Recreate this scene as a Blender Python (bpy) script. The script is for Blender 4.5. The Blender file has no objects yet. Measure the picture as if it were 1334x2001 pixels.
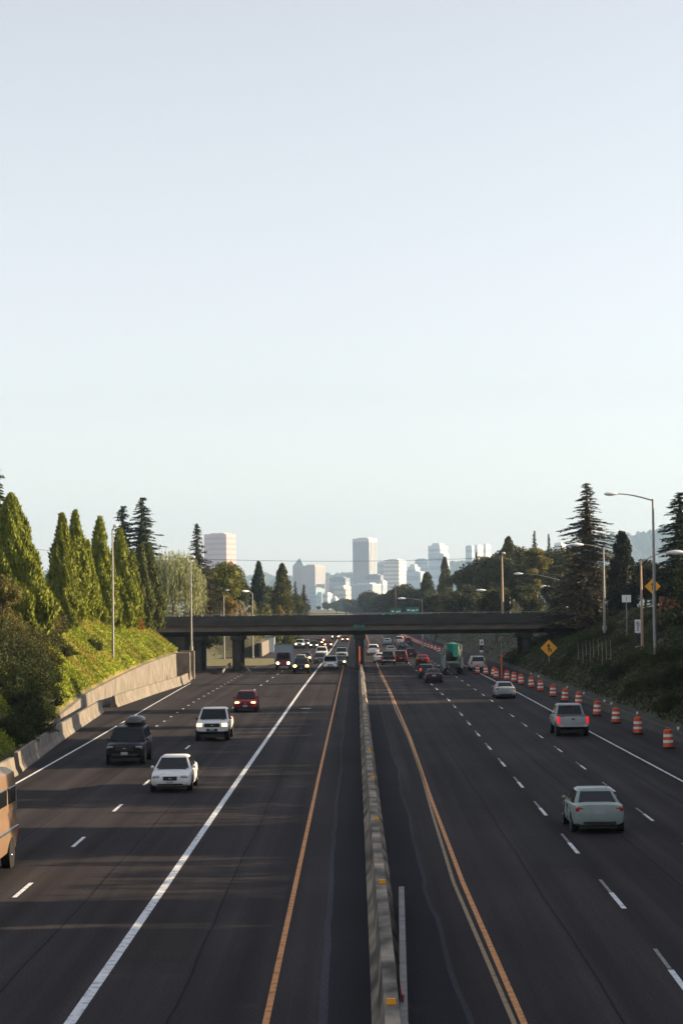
import bpy, math, random
import numpy as np
from mathutils import Vector, Matrix
R = math.radians
random.seed(11)
rng = np.random.default_rng(11)
sc = bpy.context.scene

# ---------------------------------------------------------------- camera
CAM_H, FPX, PW, PH = 7.8, 4100.0, 1334, 2001
CROT = Matrix.Rotation(R(.391), 3, 'Z') @ Matrix.Rotation(R(92.651), 3, 'X') @ Matrix.Rotation(R(-.6), 3, 'Z')
cd = bpy.data.cameras.new('camera'); cam = bpy.data.objects.new('camera', cd)
sc.collection.objects.link(cam); sc.camera = cam
cd.sensor_fit = 'HORIZONTAL'; cd.sensor_width = 36; cd.lens = FPX / PW * 36
cd.clip_start = .5; cd.clip_end = 30000
cam.matrix_world = Matrix.Translation((0, 0, CAM_H)) @ CROT.to_4x4()

# ---------------------------------------------------------------- sky, sun, exposure
SUN_AZ, SUN_EL = 86.0, 19.0          # degrees clockwise from +Y (the way the road runs), above the horizon
w = bpy.data.worlds.new('World'); sc.world = w; w.use_nodes = True
nt = w.node_tree; bg = nt.nodes['Background']
sky = nt.nodes.new('ShaderNodeTexSky'); sky.sky_type = 'NISHITA'; sky.sun_disc = False
sky.sun_elevation = R(SUN_EL); sky.sun_rotation = R(SUN_AZ)
sky.air_density = 1.0; sky.dust_density = .6; sky.ozone_density = 1.0
hs = nt.nodes.new('ShaderNodeHueSaturation'); hs.inputs['Saturation'].default_value = .36
nt.links.new(sky.outputs[0], hs.inputs['Color']); tint = nt.nodes.new('ShaderNodeMix'); tint.data_type = 'RGBA'; tint.blend_type = 'MULTIPLY'; tint.inputs[0].default_value = 1; tint.inputs[7].default_value = (.995, .952, .945, 1)
nt.links.new(hs.outputs[0], tint.inputs[6]); nt.links.new(tint.outputs[2], bg.inputs['Color'])
bg.inputs['Strength'].default_value = .088
sd = bpy.data.lights.new('sun', 'SUN'); so = bpy.data.objects.new('sun', sd); sc.collection.objects.link(so)
sd.energy = 5.0; sd.angle = R(.5); sd.color = (1, .76, .47)
to_sun = Vector((math.sin(R(SUN_AZ)) * math.cos(R(SUN_EL)), math.cos(R(SUN_AZ)) * math.cos(R(SUN_EL)), math.sin(R(SUN_EL))))
so.rotation_euler = to_sun.to_track_quat('Z', 'Y').to_euler()
sc.view_settings.view_transform = 'Standard'; sc.view_settings.look = 'None'
sc.view_settings.exposure = 1.42; sc.view_settings.gamma = 1
sc.render.engine = 'CYCLES'
sc.cycles.max_bounces = 6; sc.cycles.volume_bounces = 1; sc.cycles.use_denoising = True
sc.cycles.transparent_max_bounces = 8
sc.render.filter_size = 2.15

# ---------------------------------------------------------------- pixel helpers (photo pixels -> points of the place)
def ray(px, py):
    return CROT @ Vector(((px - PW / 2) / FPX, -(py - PH / 2) / FPX, -1))
def gp(px, py, z=0.0):
    d = ray(px, py); t = (z - CAM_H) / d.z
    return Vector((d.x * t, d.y * t, z))
def dp(px, py, Y):
    d = ray(px, py); t = Y / d.y
    return Vector((d.x * t, Y, CAM_H + d.z * t))

# ---------------------------------------------------------------- materials
def _new(name):
    m = bpy.data.materials.new(name); m.use_nodes = True
    return m, m.node_tree, m.node_tree.nodes['Principled BSDF']
def mat(name, col, rough=.6, metal=0, var=.12, scale=3.0, emit=None, es=0, coat=0, bump=0, stretch=(1, 1, 1), col2=None, spec=.5, coord='Object', lo=.3, hi=.7, trans=0):
    m, t, b = _new(name)
    b.inputs['Roughness'].default_value = rough; b.inputs['Metallic'].default_value = metal
    b.inputs['Coat Weight'].default_value = coat; b.inputs['Specular IOR Level'].default_value = spec
    if trans: b.inputs['Transmission Weight'].default_value = trans
    tc = t.nodes.new('ShaderNodeTexCoord'); mp = t.nodes.new('ShaderNodeMapping'); mp.inputs['Scale'].default_value = stretch
    n = t.nodes.new('ShaderNodeTexNoise'); n.inputs['Scale'].default_value = scale; n.inputs['Detail'].default_value = 6
    t.links.new(tc.outputs[coord], mp.inputs[0]); t.links.new(mp.outputs[0], n.inputs['Vector'])
    r = t.nodes.new('ShaderNodeValToRGB'); t.links.new(n.outputs[0], r.inputs[0])
    r.color_ramp.elements[0].position = lo; r.color_ramp.elements[1].position = hi
    a = [c * (1 - var) for c in col]; c2 = col2 or [min(1, c * (1 + var)) for c in col]
    r.color_ramp.elements[0].color = (*a, 1); r.color_ramp.elements[1].color = (*c2, 1)
    t.links.new(r.outputs[0], b.inputs['Base Color'])
    if bump:
        bp = t.nodes.new('ShaderNodeBump'); bp.inputs['Strength'].default_value = bump; bp.inputs['Distance'].default_value = .03
        t.links.new(n.outputs[0], bp.inputs['Height']); t.links.new(bp.outputs[0], b.inputs['Normal'])
    if emit:
        b.inputs['Emission Color'].default_value = (*emit, 1); b.inputs['Emission Strength'].default_value = es
    return m
def paint_mat():
    m, t, b = _new('car_paint')
    oi = t.nodes.new('ShaderNodeObjectInfo'); tc = t.nodes.new('ShaderNodeTexCoord')
    n = t.nodes.new('ShaderNodeTexNoise'); n.inputs['Scale'].default_value = 2.5; n.inputs['Detail'].default_value = 5
    t.links.new(tc.outputs['Object'], n.inputs['Vector'])
    mx = t.nodes.new('ShaderNodeMix'); mx.data_type = 'RGBA'; mx.blend_type = 'MULTIPLY'; mx.inputs[0].default_value = .35
    t.links.new(oi.outputs['Color'], mx.inputs[6]); t.links.new(n.outputs[0], mx.inputs[7]); t.links.new(mx.outputs[2], b.inputs['Base Color'])
    b.inputs['Roughness'].default_value = .35; b.inputs['Specular IOR Level'].default_value = .12; b.inputs['Coat Weight'].default_value = .15; b.inputs['Coat Roughness'].default_value = .06
    return m
def foliage_mat(name, trans=.3, scale=.9, c_hi=1.5, c_lo=.55):
    m, t, b = _new(name)
    oi = t.nodes.new('ShaderNodeObjectInfo'); tc = t.nodes.new('ShaderNodeTexCoord')
    n = t.nodes.new('ShaderNodeTexNoise'); n.inputs['Scale'].default_value = scale; n.inputs['Detail'].default_value = 5; n.inputs['Roughness'].default_value = .7
    t.links.new(tc.outputs['Object'], n.inputs['Vector'])
    rr = t.nodes.new('ShaderNodeMapRange'); rr.inputs[1].default_value = .32; rr.inputs[2].default_value = .68; rr.inputs[3].default_value = c_lo; rr.inputs[4].default_value = c_hi
    t.links.new(n.outputs[0], rr.inputs[0])
    r2 = t.nodes.new('ShaderNodeMapRange'); r2.inputs[3].default_value = .8; r2.inputs[4].default_value = 1.2
    t.links.new(oi.outputs['Random'], r2.inputs[0])
    mu = t.nodes.new('ShaderNodeMath'); mu.operation = 'MULTIPLY'; t.links.new(rr.outputs[0], mu.inputs[0]); t.links.new(r2.outputs[0], mu.inputs[1])
    vm = t.nodes.new('ShaderNodeVectorMath'); vm.operation = 'SCALE'
    t.links.new(oi.outputs['Color'], vm.inputs[0]); t.links.new(mu.outputs[0], vm.inputs['Scale'])
    t.links.new(vm.outputs[0], b.inputs['Base Color']); b.inputs['Roughness'].default_value = .65; b.inputs['Specular IOR Level'].default_value = .25
    tr = t.nodes.new('ShaderNodeBsdfTranslucent'); t.links.new(vm.outputs[0], tr.inputs['Color'])
    mix = t.nodes.new('ShaderNodeMixShader'); mix.inputs[0].default_value = trans
    out = t.nodes['Material Output']
    t.links.new(b.outputs[0], mix.inputs[1]); t.links.new(tr.outputs[0], mix.inputs[2]); t.links.new(mix.outputs[0], out.inputs['Surface'])
    return m
M = {
 'paint': paint_mat(), 'leaf': foliage_mat('foliage'), 'needle': foliage_mat('needles', .15, 1.2, 1.4, .6),
 'cover': foliage_mat('ground_cover_leaves', .3, .22, 1.55, .5),
 'bark': mat('bark', (.10, .07, .05), .9, scale=6, var=.35, stretch=(3, 3, .6), bump=.5),
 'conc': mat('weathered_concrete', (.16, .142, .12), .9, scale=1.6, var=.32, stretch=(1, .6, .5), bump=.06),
 'conc_dark': mat('shade_dark_concrete', (.036, .032, .029), .9, scale=.35, var=.35, stretch=(1, 1, 3), bump=.2),  # shade on the overpass put into the colour; low barrier shares it
 'girder': mat('lit_girder_concrete', (.135, .112, .098), .9, scale=.4, var=.3, stretch=(1, 1, 3)),  # light reaching the front girder from below put into a paler colour
 'barrier': mat('median_barrier_concrete', (.095, .085, .075), .92, scale=1.1, var=.65, stretch=(1, .5, 1), bump=.6, lo=.38, hi=.66, col2=(.30, .26, .21)),
 'glass': mat('car_glass', (.008, .010, .012), .05, spec=.36, var=.1),
 'black': mat('black_plastic', (.012, .012, .013), .55, var=.2),
 'tyre': mat('tyre_rubber', (.014, .014, .014), .85, var=.2),
 'chrome': mat('bright_metal', (.55, .56, .58), .25, metal=.9, var=.1),
 'steel': mat('galvanised_steel', (.24, .24, .24), .5, metal=.45, var=.15, scale=2),
 'steel_dull': mat('dull_steel', (.15, .155, .16), .65, metal=.2, var=.3, scale=3),
 'steel_warm': mat('sun_warm_steel', (.36, .25, .19), .6, metal=.1, var=.15, scale=2),  # orange sunlight on the deck lamp put into the steel's colour
 'lampglass': mat('lamp_housing', (.62, .65, .68), .35, var=.06),
 'orange': mat('orange_plastic', (.58, .08, .015), .55, var=.35, scale=4),
 'white': mat('white_reflective', (.75, .75, .74), .5, var=.08),
 'sign_yellow': mat('yellow_sign_sheet', (.80, .36, .01), .45, var=.05),
 'sign_white': mat('white_sign_sheet', (.72, .74, .74), .45, var=.05),
 'sign_green': mat('green_sign_sheet', (.0, .16, .11), .5, var=.1),
 'sign_ink': mat('sign_ink', (.015, .015, .015), .6, var=.1),
 'amber': mat('amber_reflector', (.85, .36, .01), .4, var=.05, emit=(.9, .35, .0), es=.0),
 'plate': mat('licence_plate', (.34, .36, .40), .4, var=.08, scale=14),
 'head_off': mat('headlight_clear', (.25, .27, .30), .12, var=.15, scale=9),
 'head_on': mat('headlight_lit', (.9, .8, .6), .2, var=.02, emit=(1, .52, .2), es=1.5),
 'head_far': mat('far_headlight_lit', (.9, .8, .6), .2, var=.02, emit=(1, .46, .14), es=14),
 'sidelamp_on': mat('parking_lamp_lit', (.9, .5, .2), .2, var=.02, emit=(1, .45, .12), es=4),
 'tail_off': mat('taillight_red', (.36, .012, .02), .2, var=.1),
 'tail_on': mat('taillight_lit', (.5, .02, .03), .2, var=.1, emit=(1, .01, .02), es=.28),
 'wood': mat('red_brown_fence_wood', (.20, .075, .045), .85, var=.5, scale=5, stretch=(8, 1, .15)),
 'stucco': mat('pale_stucco', (.55, .48, .38), .9, var=.12),
 'roof': mat('dark_roof', (.08, .07, .065), .9, var=.2),
}
for k, c, s in (('line_white', (.55, .57, .60), .30), ('line_yellow', (.50, .20, .045), .30), ('line_faint', (.22, .15, .07), .5), ('line_dim', (.17, .17, .18), .5)):
    M[k] = mat('road_' + k, c, .7, var=.5, scale=4, coord='Object', col2=[min(1, x * 1.15) for x in c], lo=.34, hi=.50)
def asphalt(name, base, streak=.42, scale=.5):
    m, t, b = _new(name)
    tc = t.nodes.new('ShaderNodeTexCoord')
    def nz(sx, sy, sc_, det=5):
        mp = t.nodes.new('ShaderNodeMapping'); mp.inputs['Scale'].default_value = (sx, sy, 1)
        n = t.nodes.new('ShaderNodeTexNoise'); n.inputs['Scale'].default_value = sc_; n.inputs['Detail'].default_value = det
        t.links.new(tc.outputs['Object'], mp.inputs[0]); t.links.new(mp.outputs[0], n.inputs['Vector']); return n.outputs[0]
    a = nz(1, .012, 1.1); c = nz(1, .35, .22); d = nz(1, 1, 14, 3)
    def mr(s, lo, hi):
        r = t.nodes.new('ShaderNodeMapRange'); r.inputs[1].default_value = .3; r.inputs[2].default_value = .7; r.inputs[3].default_value = lo; r.inputs[4].default_value = hi
        t.links.new(s, r.inputs[0]); return r.outputs[0]
    def mul(p, q):
        x = t.nodes.new('ShaderNodeMath'); x.operation = 'MULTIPLY'; t.links.new(p, x.inputs[0]); t.links.new(q, x.inputs[1]); return x.outputs[0]
    f = mul(mul(mr(a, 1 - streak, 1 + streak), mr(c, .8, 1.2)), mr(d, .7, 1.3))
    vm = t.nodes.new('ShaderNodeVectorMath'); vm.operation = 'SCALE'; vm.inputs[0].default_value = base; t.links.new(f, vm.inputs['Scale'])
    t.links.new(vm.outputs[0], b.inputs['Base Color']); b.inputs['Roughness'].default_value = .9; b.inputs['Specular IOR Level'].default_value = .06
    bp = t.nodes.new('ShaderNodeBump'); bp.inputs['Strength'].default_value = .25; bp.inputs['Distance'].default_value = .01
    t.links.new(d, bp.inputs['Height']); t.links.new(bp.outputs[0], b.inputs['Normal'])
    return m
M['road'] = asphalt('asphalt', (.032, .0280, .0310))
M['patch'] = asphalt('shoulder_asphalt', (.020, .019, .025), .2)
M['seam'] = asphalt('crack_sealant', (.045, .044, .056), .2)

# ---------------------------------------------------------------- mesh helpers
def link(o, parent=None):
    sc.collection.objects.link(o)
    if parent is not None: o.parent = parent
    return o
def tag(o, label=None, cat=None, group=None, kind=None):
    for k, v in (('label', label), ('category', cat), ('group', group), ('kind', kind)):
        if v: o[k] = v
    return o
def thing(name, label, cat, loc=(0, 0, 0), rz=0, group=None):
    o = bpy.data.objects.new(name, None); o.empty_display_size = .3
    link(o); o.location = loc; o.rotation_euler = (0, 0, rz)
    return tag(o, label, cat, group)
class MB:
    def __init__(s): s.v = []; s.f = []
    def add(s, vs, fs):
        n = len(s.v); s.v += [tuple(p) for p in vs]; s.f += [tuple(i + n for i in f) for f in fs]; return s
    def box(s, c, d, rz=0, bev=0):
        x, y, z = d[0] / 2, d[1] / 2, d[2] / 2
        if bev:
            b = min(bev, x * .9, y * .9, z * .9); rings = []
            for zz, ins in ((-z, b), (-z + b, 0), (z - b, 0), (z, b)):
                X, Y = x - ins, y - ins
                rings.append([(-X + b, -Y, zz), (X - b, -Y, zz), (X, -Y + b, zz), (X, Y - b, zz), (X - b, Y, zz), (-X + b, Y, zz), (-X, Y - b, zz), (-X, -Y + b, zz)])
            vs = [p for r in rings for p in r]; fs = [tuple(range(7, -1, -1)), tuple(range(24, 32))]
            for k in range(3):
                for i in range(8): j = (i + 1) % 8; fs.append((k * 8 + i, k * 8 + j, k * 8 + 8 + j, k * 8 + 8 + i))
        else:
            vs = [(sx * x, sy * y, sz * z) for sz in (-1, 1) for sx, sy in ((-1, -1), (1, -1), (1, 1), (-1, 1))]
            fs = [(3, 2, 1, 0), (4, 5, 6, 7), (0, 1, 5, 4), (1, 2, 6, 5), (2, 3, 7, 6), (3, 0, 4, 7)]
        co, si = math.cos(rz), math.sin(rz)
        return s.add([(c[0] + p[0] * co - p[1] * si, c[1] + p[0] * si + p[1] * co, c[2] + p[2]) for p in vs], fs)
    def tube(s, pts, rad, n=8, cap=True):
        pts = [Vector(p) for p in pts]; rad = rad if isinstance(rad, (list, tuple)) else [rad] * len(pts); vs = []; fs = []
        for i, p in enumerate(pts):
            d = (pts[min(i + 1, len(pts) - 1)] - pts[max(i - 1, 0)]).normalized()
            a = d.cross(Vector((0, 0, 1))) if abs(d.z) < .95 else d.cross(Vector((0, 1, 0)))
            a.normalize(); b = d.cross(a)
            for k in range(n):
                t = 2 * math.pi * k / n; vs.append(p + (a * math.cos(t) + b * math.sin(t)) * rad[i])
        for i in range(len(pts) - 1):
            for k in range(n): j = (k + 1) % n; fs.append((i * n + k, i * n + n + k, i * n + n + j, i * n + j))
        if cap: fs += [tuple(range(n)), tuple(range((len(pts) - 1) * n + n - 1, (len(pts) - 1) * n - 1, -1))]
        return s.add(vs, fs)
    def rings(s, rings, cap=True):
        n = len(rings[0]); vs = [p for r in rings for p in r]; fs = []
        for i in range(len(rings) - 1):
            for k in range(n): j = (k + 1) % n; fs.append((i * n + k, i * n + j, i * n + n + j, i * n + n + k))
        if cap: fs += [tuple(range(n - 1, -1, -1)), tuple(range((len(rings) - 1) * n, len(rings) * n))]
        return s.add(vs, fs)
    def lathe(s, prof, c=(0, 0, 0), n=16, axis='z'):
        rings = []
        for r, z in prof:
            ring = []
            for k in range(n):
                t = 2 * math.pi * k / n; a, b = r * math.cos(t), r * math.sin(t)
                ring.append((c[0] + a, c[1] + b, c[2] + z) if axis == 'z' else (c[0] + z, c[1] + a, c[2] + b))
            rings.append(ring)
        return s.rings(rings)
    def panel(s, P, u0, u1, v0, v1, off=.012, thick=.03):
        P = [Vector(p) for p in P]
        q = lambda u, v: (P[0] * (1 - u) + P[1] * u) * (1 - v) + (P[3] * (1 - u) + P[2] * u) * v
        nrm = (P[1] - P[0]).cross(P[3] - P[0]).normalized()
        c = [q(u0, v0), q(u1, v0), q(u1, v1), q(u0, v1)]
        return s.add([p + nrm * (off - thick) for p in c] + [p + nrm * off for p in c], [(4, 5, 6, 7), (0, 1, 5, 4), (1, 2, 6, 5), (2, 3, 7, 6), (3, 0, 4, 7), (3, 2, 1, 0)])
    def build(s, name, m, parent=None, smooth=None):
        me = bpy.data.meshes.new(name); me.from_pydata(s.v, [], s.f); me.validate(); me.materials.append(m)
        bm_fix(me)
        if smooth:
            me.polygons.foreach_set('use_smooth', [True] * len(me.polygons)); me.set_sharp_from_angle(angle=R(smooth))
        me.update()
        return link(bpy.data.objects.new(name, me), parent)
def bm_fix(me):
    import bmesh
    b = bmesh.new(); b.from_mesh(me); bmesh.ops.recalc_face_normals(b, faces=b.faces); b.to_mesh(me); b.free()
def np_mesh(name, V, F, m, parent=None, smooth=False):
    me = bpy.data.meshes.new(name); k = F.shape[1]
    me.vertices.add(len(V)); me.vertices.foreach_set('co', np.asarray(V, np.float32).ravel())
    me.loops.add(F.size); me.loops.foreach_set('vertex_index', F.astype(np.int32).ravel())
    me.polygons.add(len(F)); me.polygons.foreach_set('loop_start', np.arange(0, F.size, k, dtype=np.int32))
    me.polygons.foreach_set('use_smooth', np.full(len(F), smooth))
    me.update(calc_edges=True); me.materials.append(m)
    return link(bpy.data.objects.new(name, me), parent)
def copy_tree(o, parent=None):
    c = o.copy(); sc.collection.objects.link(c); c.parent = parent
    for ch in list(o.children): copy_tree(ch, c)
    return c
def lerp(tab, x):
    return float(np.interp(x, [a for a, _ in tab], [b for _, b in tab]))

# ---------------------------------------------------------------- terrain
XL = [(-300, -18), (95, -17.9), (103, -17.6), (121, -18.5), (123, -18.9), (136, -20.0), (165, -21.5), (195, -20.85), (225, -20.1), (238, -20.2), (252, -23), (330, -23), (349, -22), (351, -16.2), (420, -16.65), (600, -16.85), (3000, -16.9)]
ZW = [(-300, .3), (95, .3), (122, .45), (136, .7), (160, 1.15), (185, 2.1), (205, 2.7), (225, 3.05), (240, 3.05), (254, .25), (330, .25), (349, .4), (351, 2.2), (420, 2.2), (700, 2.2), (3000, 2)]
XCL = [(-300, -26.4), (240, -26.2), (262, -30), (345, -31), (360, -27), (420, -27), (3000, -27)]
XR = [(-300, 19.6), (280, 19.6), (420, 18.5), (3000, 18.5)]
XCR = [(-300, 32), (280, 32), (420, 28), (3000, 28)]
def topl(y):
    return float(np.interp(y, [250, 300], [7.5, 7.0]))
def topz(y):
    return 7.0
def fill(y):
    return min(1, max(0, (y - 2200) / 300))
def zt(x, y):
    xl, xr, cl, cr = lerp(XL, y), lerp(XR, y), lerp(XCL, y), lerp(XCR, y)
    if xl < x < xr: z = -.03
    elif x <= xl:
        zw = lerp(ZW, y); t = min(1, max(0, (xl - x) / (xl - cl))); z = zw + (topl(y) - zw) * (t + .06 * math.sin(t * math.pi))
    else:
        t = min(1, max(0, (x - xr) / (cr - xr))); z = .1 + (topz(y) - .1) * (t + .07 * math.sin(t * math.pi * 2))
    f = fill(y); return z * (1 - f) + topz(y) * f
ys = list(range(-200, 90, 30)) + sorted(set(list(range(90, 460, 5)) + [121, 123, 136, 238, 252, 349, 351])) + list(range(460, 1000, 30)) + list(range(1000, 2600, 100)) + list(range(2600, 9001, 800))
TV = []; ncol = 0
for y in ys:
    xl, xr, cl, cr = lerp(XL, y), lerp(XR, y), lerp(XCL, y), lerp(XCR, y)
    xs = [-8000, -3000, -1000, -300, -100, -60, -45, cl - 4, cl] + [cl + (xl - cl) * k / 6 for k in range(1, 7)] + [xl + .02, -8, 0, 8, xr - .02] + [xr + (cr - xr) * k / 6 for k in range(0, 7)] + [cr + 4, 50, 70, 100, 300, 1000, 3000, 8000]
    ncol = len(xs)
    for i, x in enumerate(xs):
        z = zt(x, y)
        if (x < xl - .5 or x > xr + 1) and -100 < x < 100: z += .25 * math.sin(x * 1.3 + y * .21) * math.sin(y * .13 + x * .5) * (1 if abs(x) < 60 else .4)
        TV.append((x, y, z))
TF = np.array([[r * ncol + c, r * ncol + c + 1, (r + 1) * ncol + c + 1, (r + 1) * ncol + c] for r in range(len(ys) - 1) for c in range(ncol - 1)])
M['earth'] = mat('bank_earth_and_grass', (.085, .085, .022), .95, scale=.22, var=.25, col2=(.19, .15, .045), lo=.42, hi=.66, bump=.4)
go = tag(np_mesh('ground', np.array(TV), TF, M['earth'], smooth=True), kind='structure')
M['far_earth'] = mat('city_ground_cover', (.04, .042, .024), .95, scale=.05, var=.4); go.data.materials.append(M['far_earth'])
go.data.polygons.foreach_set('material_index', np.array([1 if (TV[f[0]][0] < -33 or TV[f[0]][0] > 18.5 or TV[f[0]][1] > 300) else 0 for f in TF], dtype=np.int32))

def strip(name, pts, m, z, kind='structure'):
    """pts: list of (y, x0, x1) cross lines"""
    V = []; Fq = []
    for y, a, b in pts: V += [(a, y, z), (b, y, z)]
    for i in range(len(pts) - 1): Fq.append((2 * i, 2 * i + 1, 2 * i + 3, 2 * i + 2))
    o = np_mesh(name, np.array(V), np.array(Fq), m); tag(o, kind=kind); return o
rows = sorted([-150, 0, 60, 280, 900, 1400, 2200] + [y for y, _ in XL if 60 < y < 900] + [y for y, _ in XR if 60 < y < 900])
strip('road', [(y, lerp(XL, y) + .04, lerp(XR, y) - .05) for y in rows], M['road'], 0)
# median shoulders of darker asphalt with ragged edges
def ragged(tab, amp, seed):
    r = random.Random(seed); out = []; y = 20; k = 0
    while y < 262:
        k = k * .7 + r.uniform(-1, 1) * amp; out.append((y, lerp(tab, y) + k)); y += r.uniform(1.5, 4)
    return out
LE = ragged([(20, -.75), (39, -.85), (60, -.95), (110, -1.0), (262, -1.0)], .06, 3)
RE = ragged([(20, 2.1), (39, 2.05), (60, 1.85), (110, 1.9), (262, 1.7)], .06, 5)
strip('median_shoulder_asphalt', [(y, x, .5) for y, x in LE], M['patch'], .004)
strip('median_shoulder_asphalt', [(y, .5, x) for y, x in RE], M['patch'], .004)
strip('asphalt_seam', [(y, x - .0, x + .07 + .16 * max(0, 1 - y / 110)) for y, x in LE], M['seam'], .008)
strip('asphalt_seam', [(y, x - .05 - .05 * max(0, 1 - y / 110), x + .04) for y, x in RE], M['seam'], .008)
M['sealant'] = asphalt('dark_crack_sealant', (.014, .013, .014), .3)
for x0, sd_, y1_ in ((-3.7, 21, 230), (-7.5, 22, 240), (-11.6, 23, 220), (4.9, 24, 240), (8.9, 25, 240), (12.7, 26, 200)):
    pts = ragged([(20, x0), (262, x0 + .1)], .035, sd_)
    strip('asphalt_seam', [(y, x, x + .05) for y, x in pts if y < y1_], M['sealant'], .006)
rr_ = random.Random(4)
for x0, y0_, wd, ln in ((-4.6, 47, 1.6, 7), (6.0, 63, 1.3, 9), (-8.3, 71, 1.9, 5), (9.6, 96, 1.7, 12), (-13.2, 84, 1.8, 8), (4.3, 118, 1.4, 14), (-3.2, 98, 1.2, 10)):
    strip('road_patch', [(y0_ + ln * k / 5, x0 - wd / 2 + rr_.uniform(-.06, .06), x0 + wd / 2 + rr_.uniform(-.06, .06)) for k in range(6)], M['old_patch'] if 'old_patch' in M else M.setdefault('old_patch', asphalt('old_patch', (.029, .026, .026), .3)), .003)
# painted lines
LW = [(20, -5.52), (39, -5.52), (100, -5.52), (200, -5.45), (300, -5.15), (420, -5.0), (900, -5.0)]
D1 = [(20, -9.4), (60, -9.45), (100, -9.65), (206, -10.1), (300, -9.2), (420, -8.8), (900, -8.7)]
D2 = [(20, -13.0), (100, -13.2), (180, -14.0), (260, -14.0), (420, -12.5), (900, -12.4)]
EL = [(20, -15.3), (96, -15.6), (128, -16.1), (172, -17.0), (211, -17.7), (226, -17.9)]
LY = [(20, -1.80), (39, -1.80), (100, -1.86), (245, -1.9), (420, -1.9), (900, -1.9)]
RY = [(20, 3.05), (39, 3.05), (60, 2.92), (86, 2.95), (128, 3.14), (200, 3.06), (275, 2.78), (420, 2.7), (900, 2.7)]
RF = [(20, 2.86), (39, 2.87), (60, 2.66), (80, 2.78), (100, 2.95), (128, 3.02), (160, 2.9), (200, 2.92), (260, 2.6)]
R1 = [(20, 6.4), (39, 6.5), (54, 6.8), (100, 7.15), (174, 7.7), (260, 7.4), (420, 7.0), (900, 6.8)]
R2 = [(20, 10.4), (72, 10.6), (105, 10.9), (135, 11.0), (180, 11.2), (260, 11.1), (420, 10.6), (900, 10.4)]
RE2 = [(20, 14.3), (92, 14.35), (128, 14.4), (190, 14.6), (260, 14.5), (420, 14.2), (900, 14)]
def line(tab, wd, m, y0=20, y1=700, step=5, z=.012):
    y = y0; pts = []
    while y <= y1: x = lerp(tab, y); pts.append((y, x - wd / 2, x + wd / 2)); y += step
    strip('lane_line', pts, m, z)
def dashes(tab, y0, y1, m, on=3.05, cyc=12.19, wd=.13, m2=None):
    V = []; Fq = []; V2 = []; F2 = []
    y = y0
    while y < y1:
        for (a, b, VV, FF, w2) in ((y, y + on, V, Fq, wd), (y + on + .1, y + on * 1.9, V2, F2, wd * .7)):
            n = len(VV); xa, xb = lerp(tab, a), lerp(tab, b)
            VV += [(xa - w2 / 2, a, .012), (xa + w2 / 2, a, .012), (xb + w2 / 2, b, .012), (xb - w2 / 2, b, .012)]; FF.append((n, n + 1, n + 2, n + 3))
        y += cyc
    tag(np_mesh('lane_line', np.array(V), np.array(Fq), m), kind='structure')
    if m2: tag(np_mesh('lane_line', np.array(V2), np.array(F2), m2), kind='structure')
line(LW, .22, M['line_white'], y1=640); line(LY, .13, M['line_yellow']); line(RY, .13, M['line_yellow']); line(RF, .10, M['line_faint'], y1=260)
line(EL, .13, M['line_white'], y1=226); line(RE2, .12, M['line_white'])
yd = gp(1212, 1777).y
dashes(R1, yd - 24.38, 600, M['line_white'], m2=M['line_dim'])
dashes(R2, gp(1272, 1605).y - 36.6, 600, M['line_white'], on=2.6, wd=.11, m2=M['line_dim'])
dashes(D1, gp(32, 1755).y - 12.19, 560, M['line_white'])
dashes(D2, 130, 330, M['line_white'], on=.9, cyc=6.1, wd=.16)
mh = gp(597, 1385); tag(MB().lathe([(.42, 0), (.42, .015), (.36, .02), (.01, .021)], (mh.x, mh.y, .002), 24).build('manhole_cover', mat('worn_iron', (.30, .30, .30), .5, var=.2), smooth=30), 'round pale manhole cover in the car-pool lane', 'manhole cover')

# ---------------------------------------------------------------- swept concrete
def sweep(name, path, prof, m, label=None, cat=None, joints=6.0, zt_fn=None, parent=None, group=None):
    P = [Vector((x, y, 0)) for x, y in path]; dense = []
    for a, b in zip(P, P[1:]):
        n = max(1, int(round((b - a).length / joints)))
        for k in range(n):
            q0 = a.lerp(b, k / n); q1 = a.lerp(b, (k + 1) / n); dense.append((q0, 0)); L = (q1 - q0).length
            if L > 2: dense += [(q0.lerp(q1, 1 - .05 / L), 0), (q0.lerp(q1, 1 - .04 / L), 1), (q0.lerp(q1, 1 - .01 / L), 1)]
    dense.append((P[-1], 0)); mb = MB(); rs = []
    for i, (p, gr) in enumerate(dense):
        d = (dense[min(i + 1, len(dense) - 1)][0] - dense[max(i - 1, 0)][0]).normalized(); nx = Vector((d.y, -d.x, 0))
        pr = prof(p.y) if callable(prof) else prof
        rs.append([p + nx * (o * (.9 if gr else 1)) + Vector((0, 0, z - (.012 if gr and z > .2 else 0))) for o, z in pr])
    mb.rings(rs); o = mb.build(name, m, parent)
    if label: tag(o, label, cat, group)
    return o
def jersey(h=.86, b=.31, t=.09):
    return [(-b, -.02), (-b, .08), (-b * .58, .32), (-t, h), (t, h), (b * .58, .32), (b, .08), (b, -.02)]
sweep('concrete_barrier', [(-16.0, 55), (-16.3, 84), (-16.62, 101)], jersey(), M['conc'], 'sunlit barrier end standing beside the tan van', 'barrier')
sweep('concrete_barrier', [(-16.75, 103), (-18.3, 129), (-19.95, 163)], jersey(.95), M['conc'], 'pale stained barrier below the dark bush on the bank', 'barrier', 3.8)
sweep('concrete_barrier', [(-19.85, 171), (-19.3, 198), (-18.55, 222), (-18.7, 231)], jersey(.95), M['conc'], 'sunlit barrier in front of the tall retaining wall', 'barrier', 4)
sweep('concrete_barrier', [(-18.9, 233), (-19.2, 242), (-19.6, 250)], jersey(.85), M['conc'], 'short barrier running under the bridge', 'barrier', 3)
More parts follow.
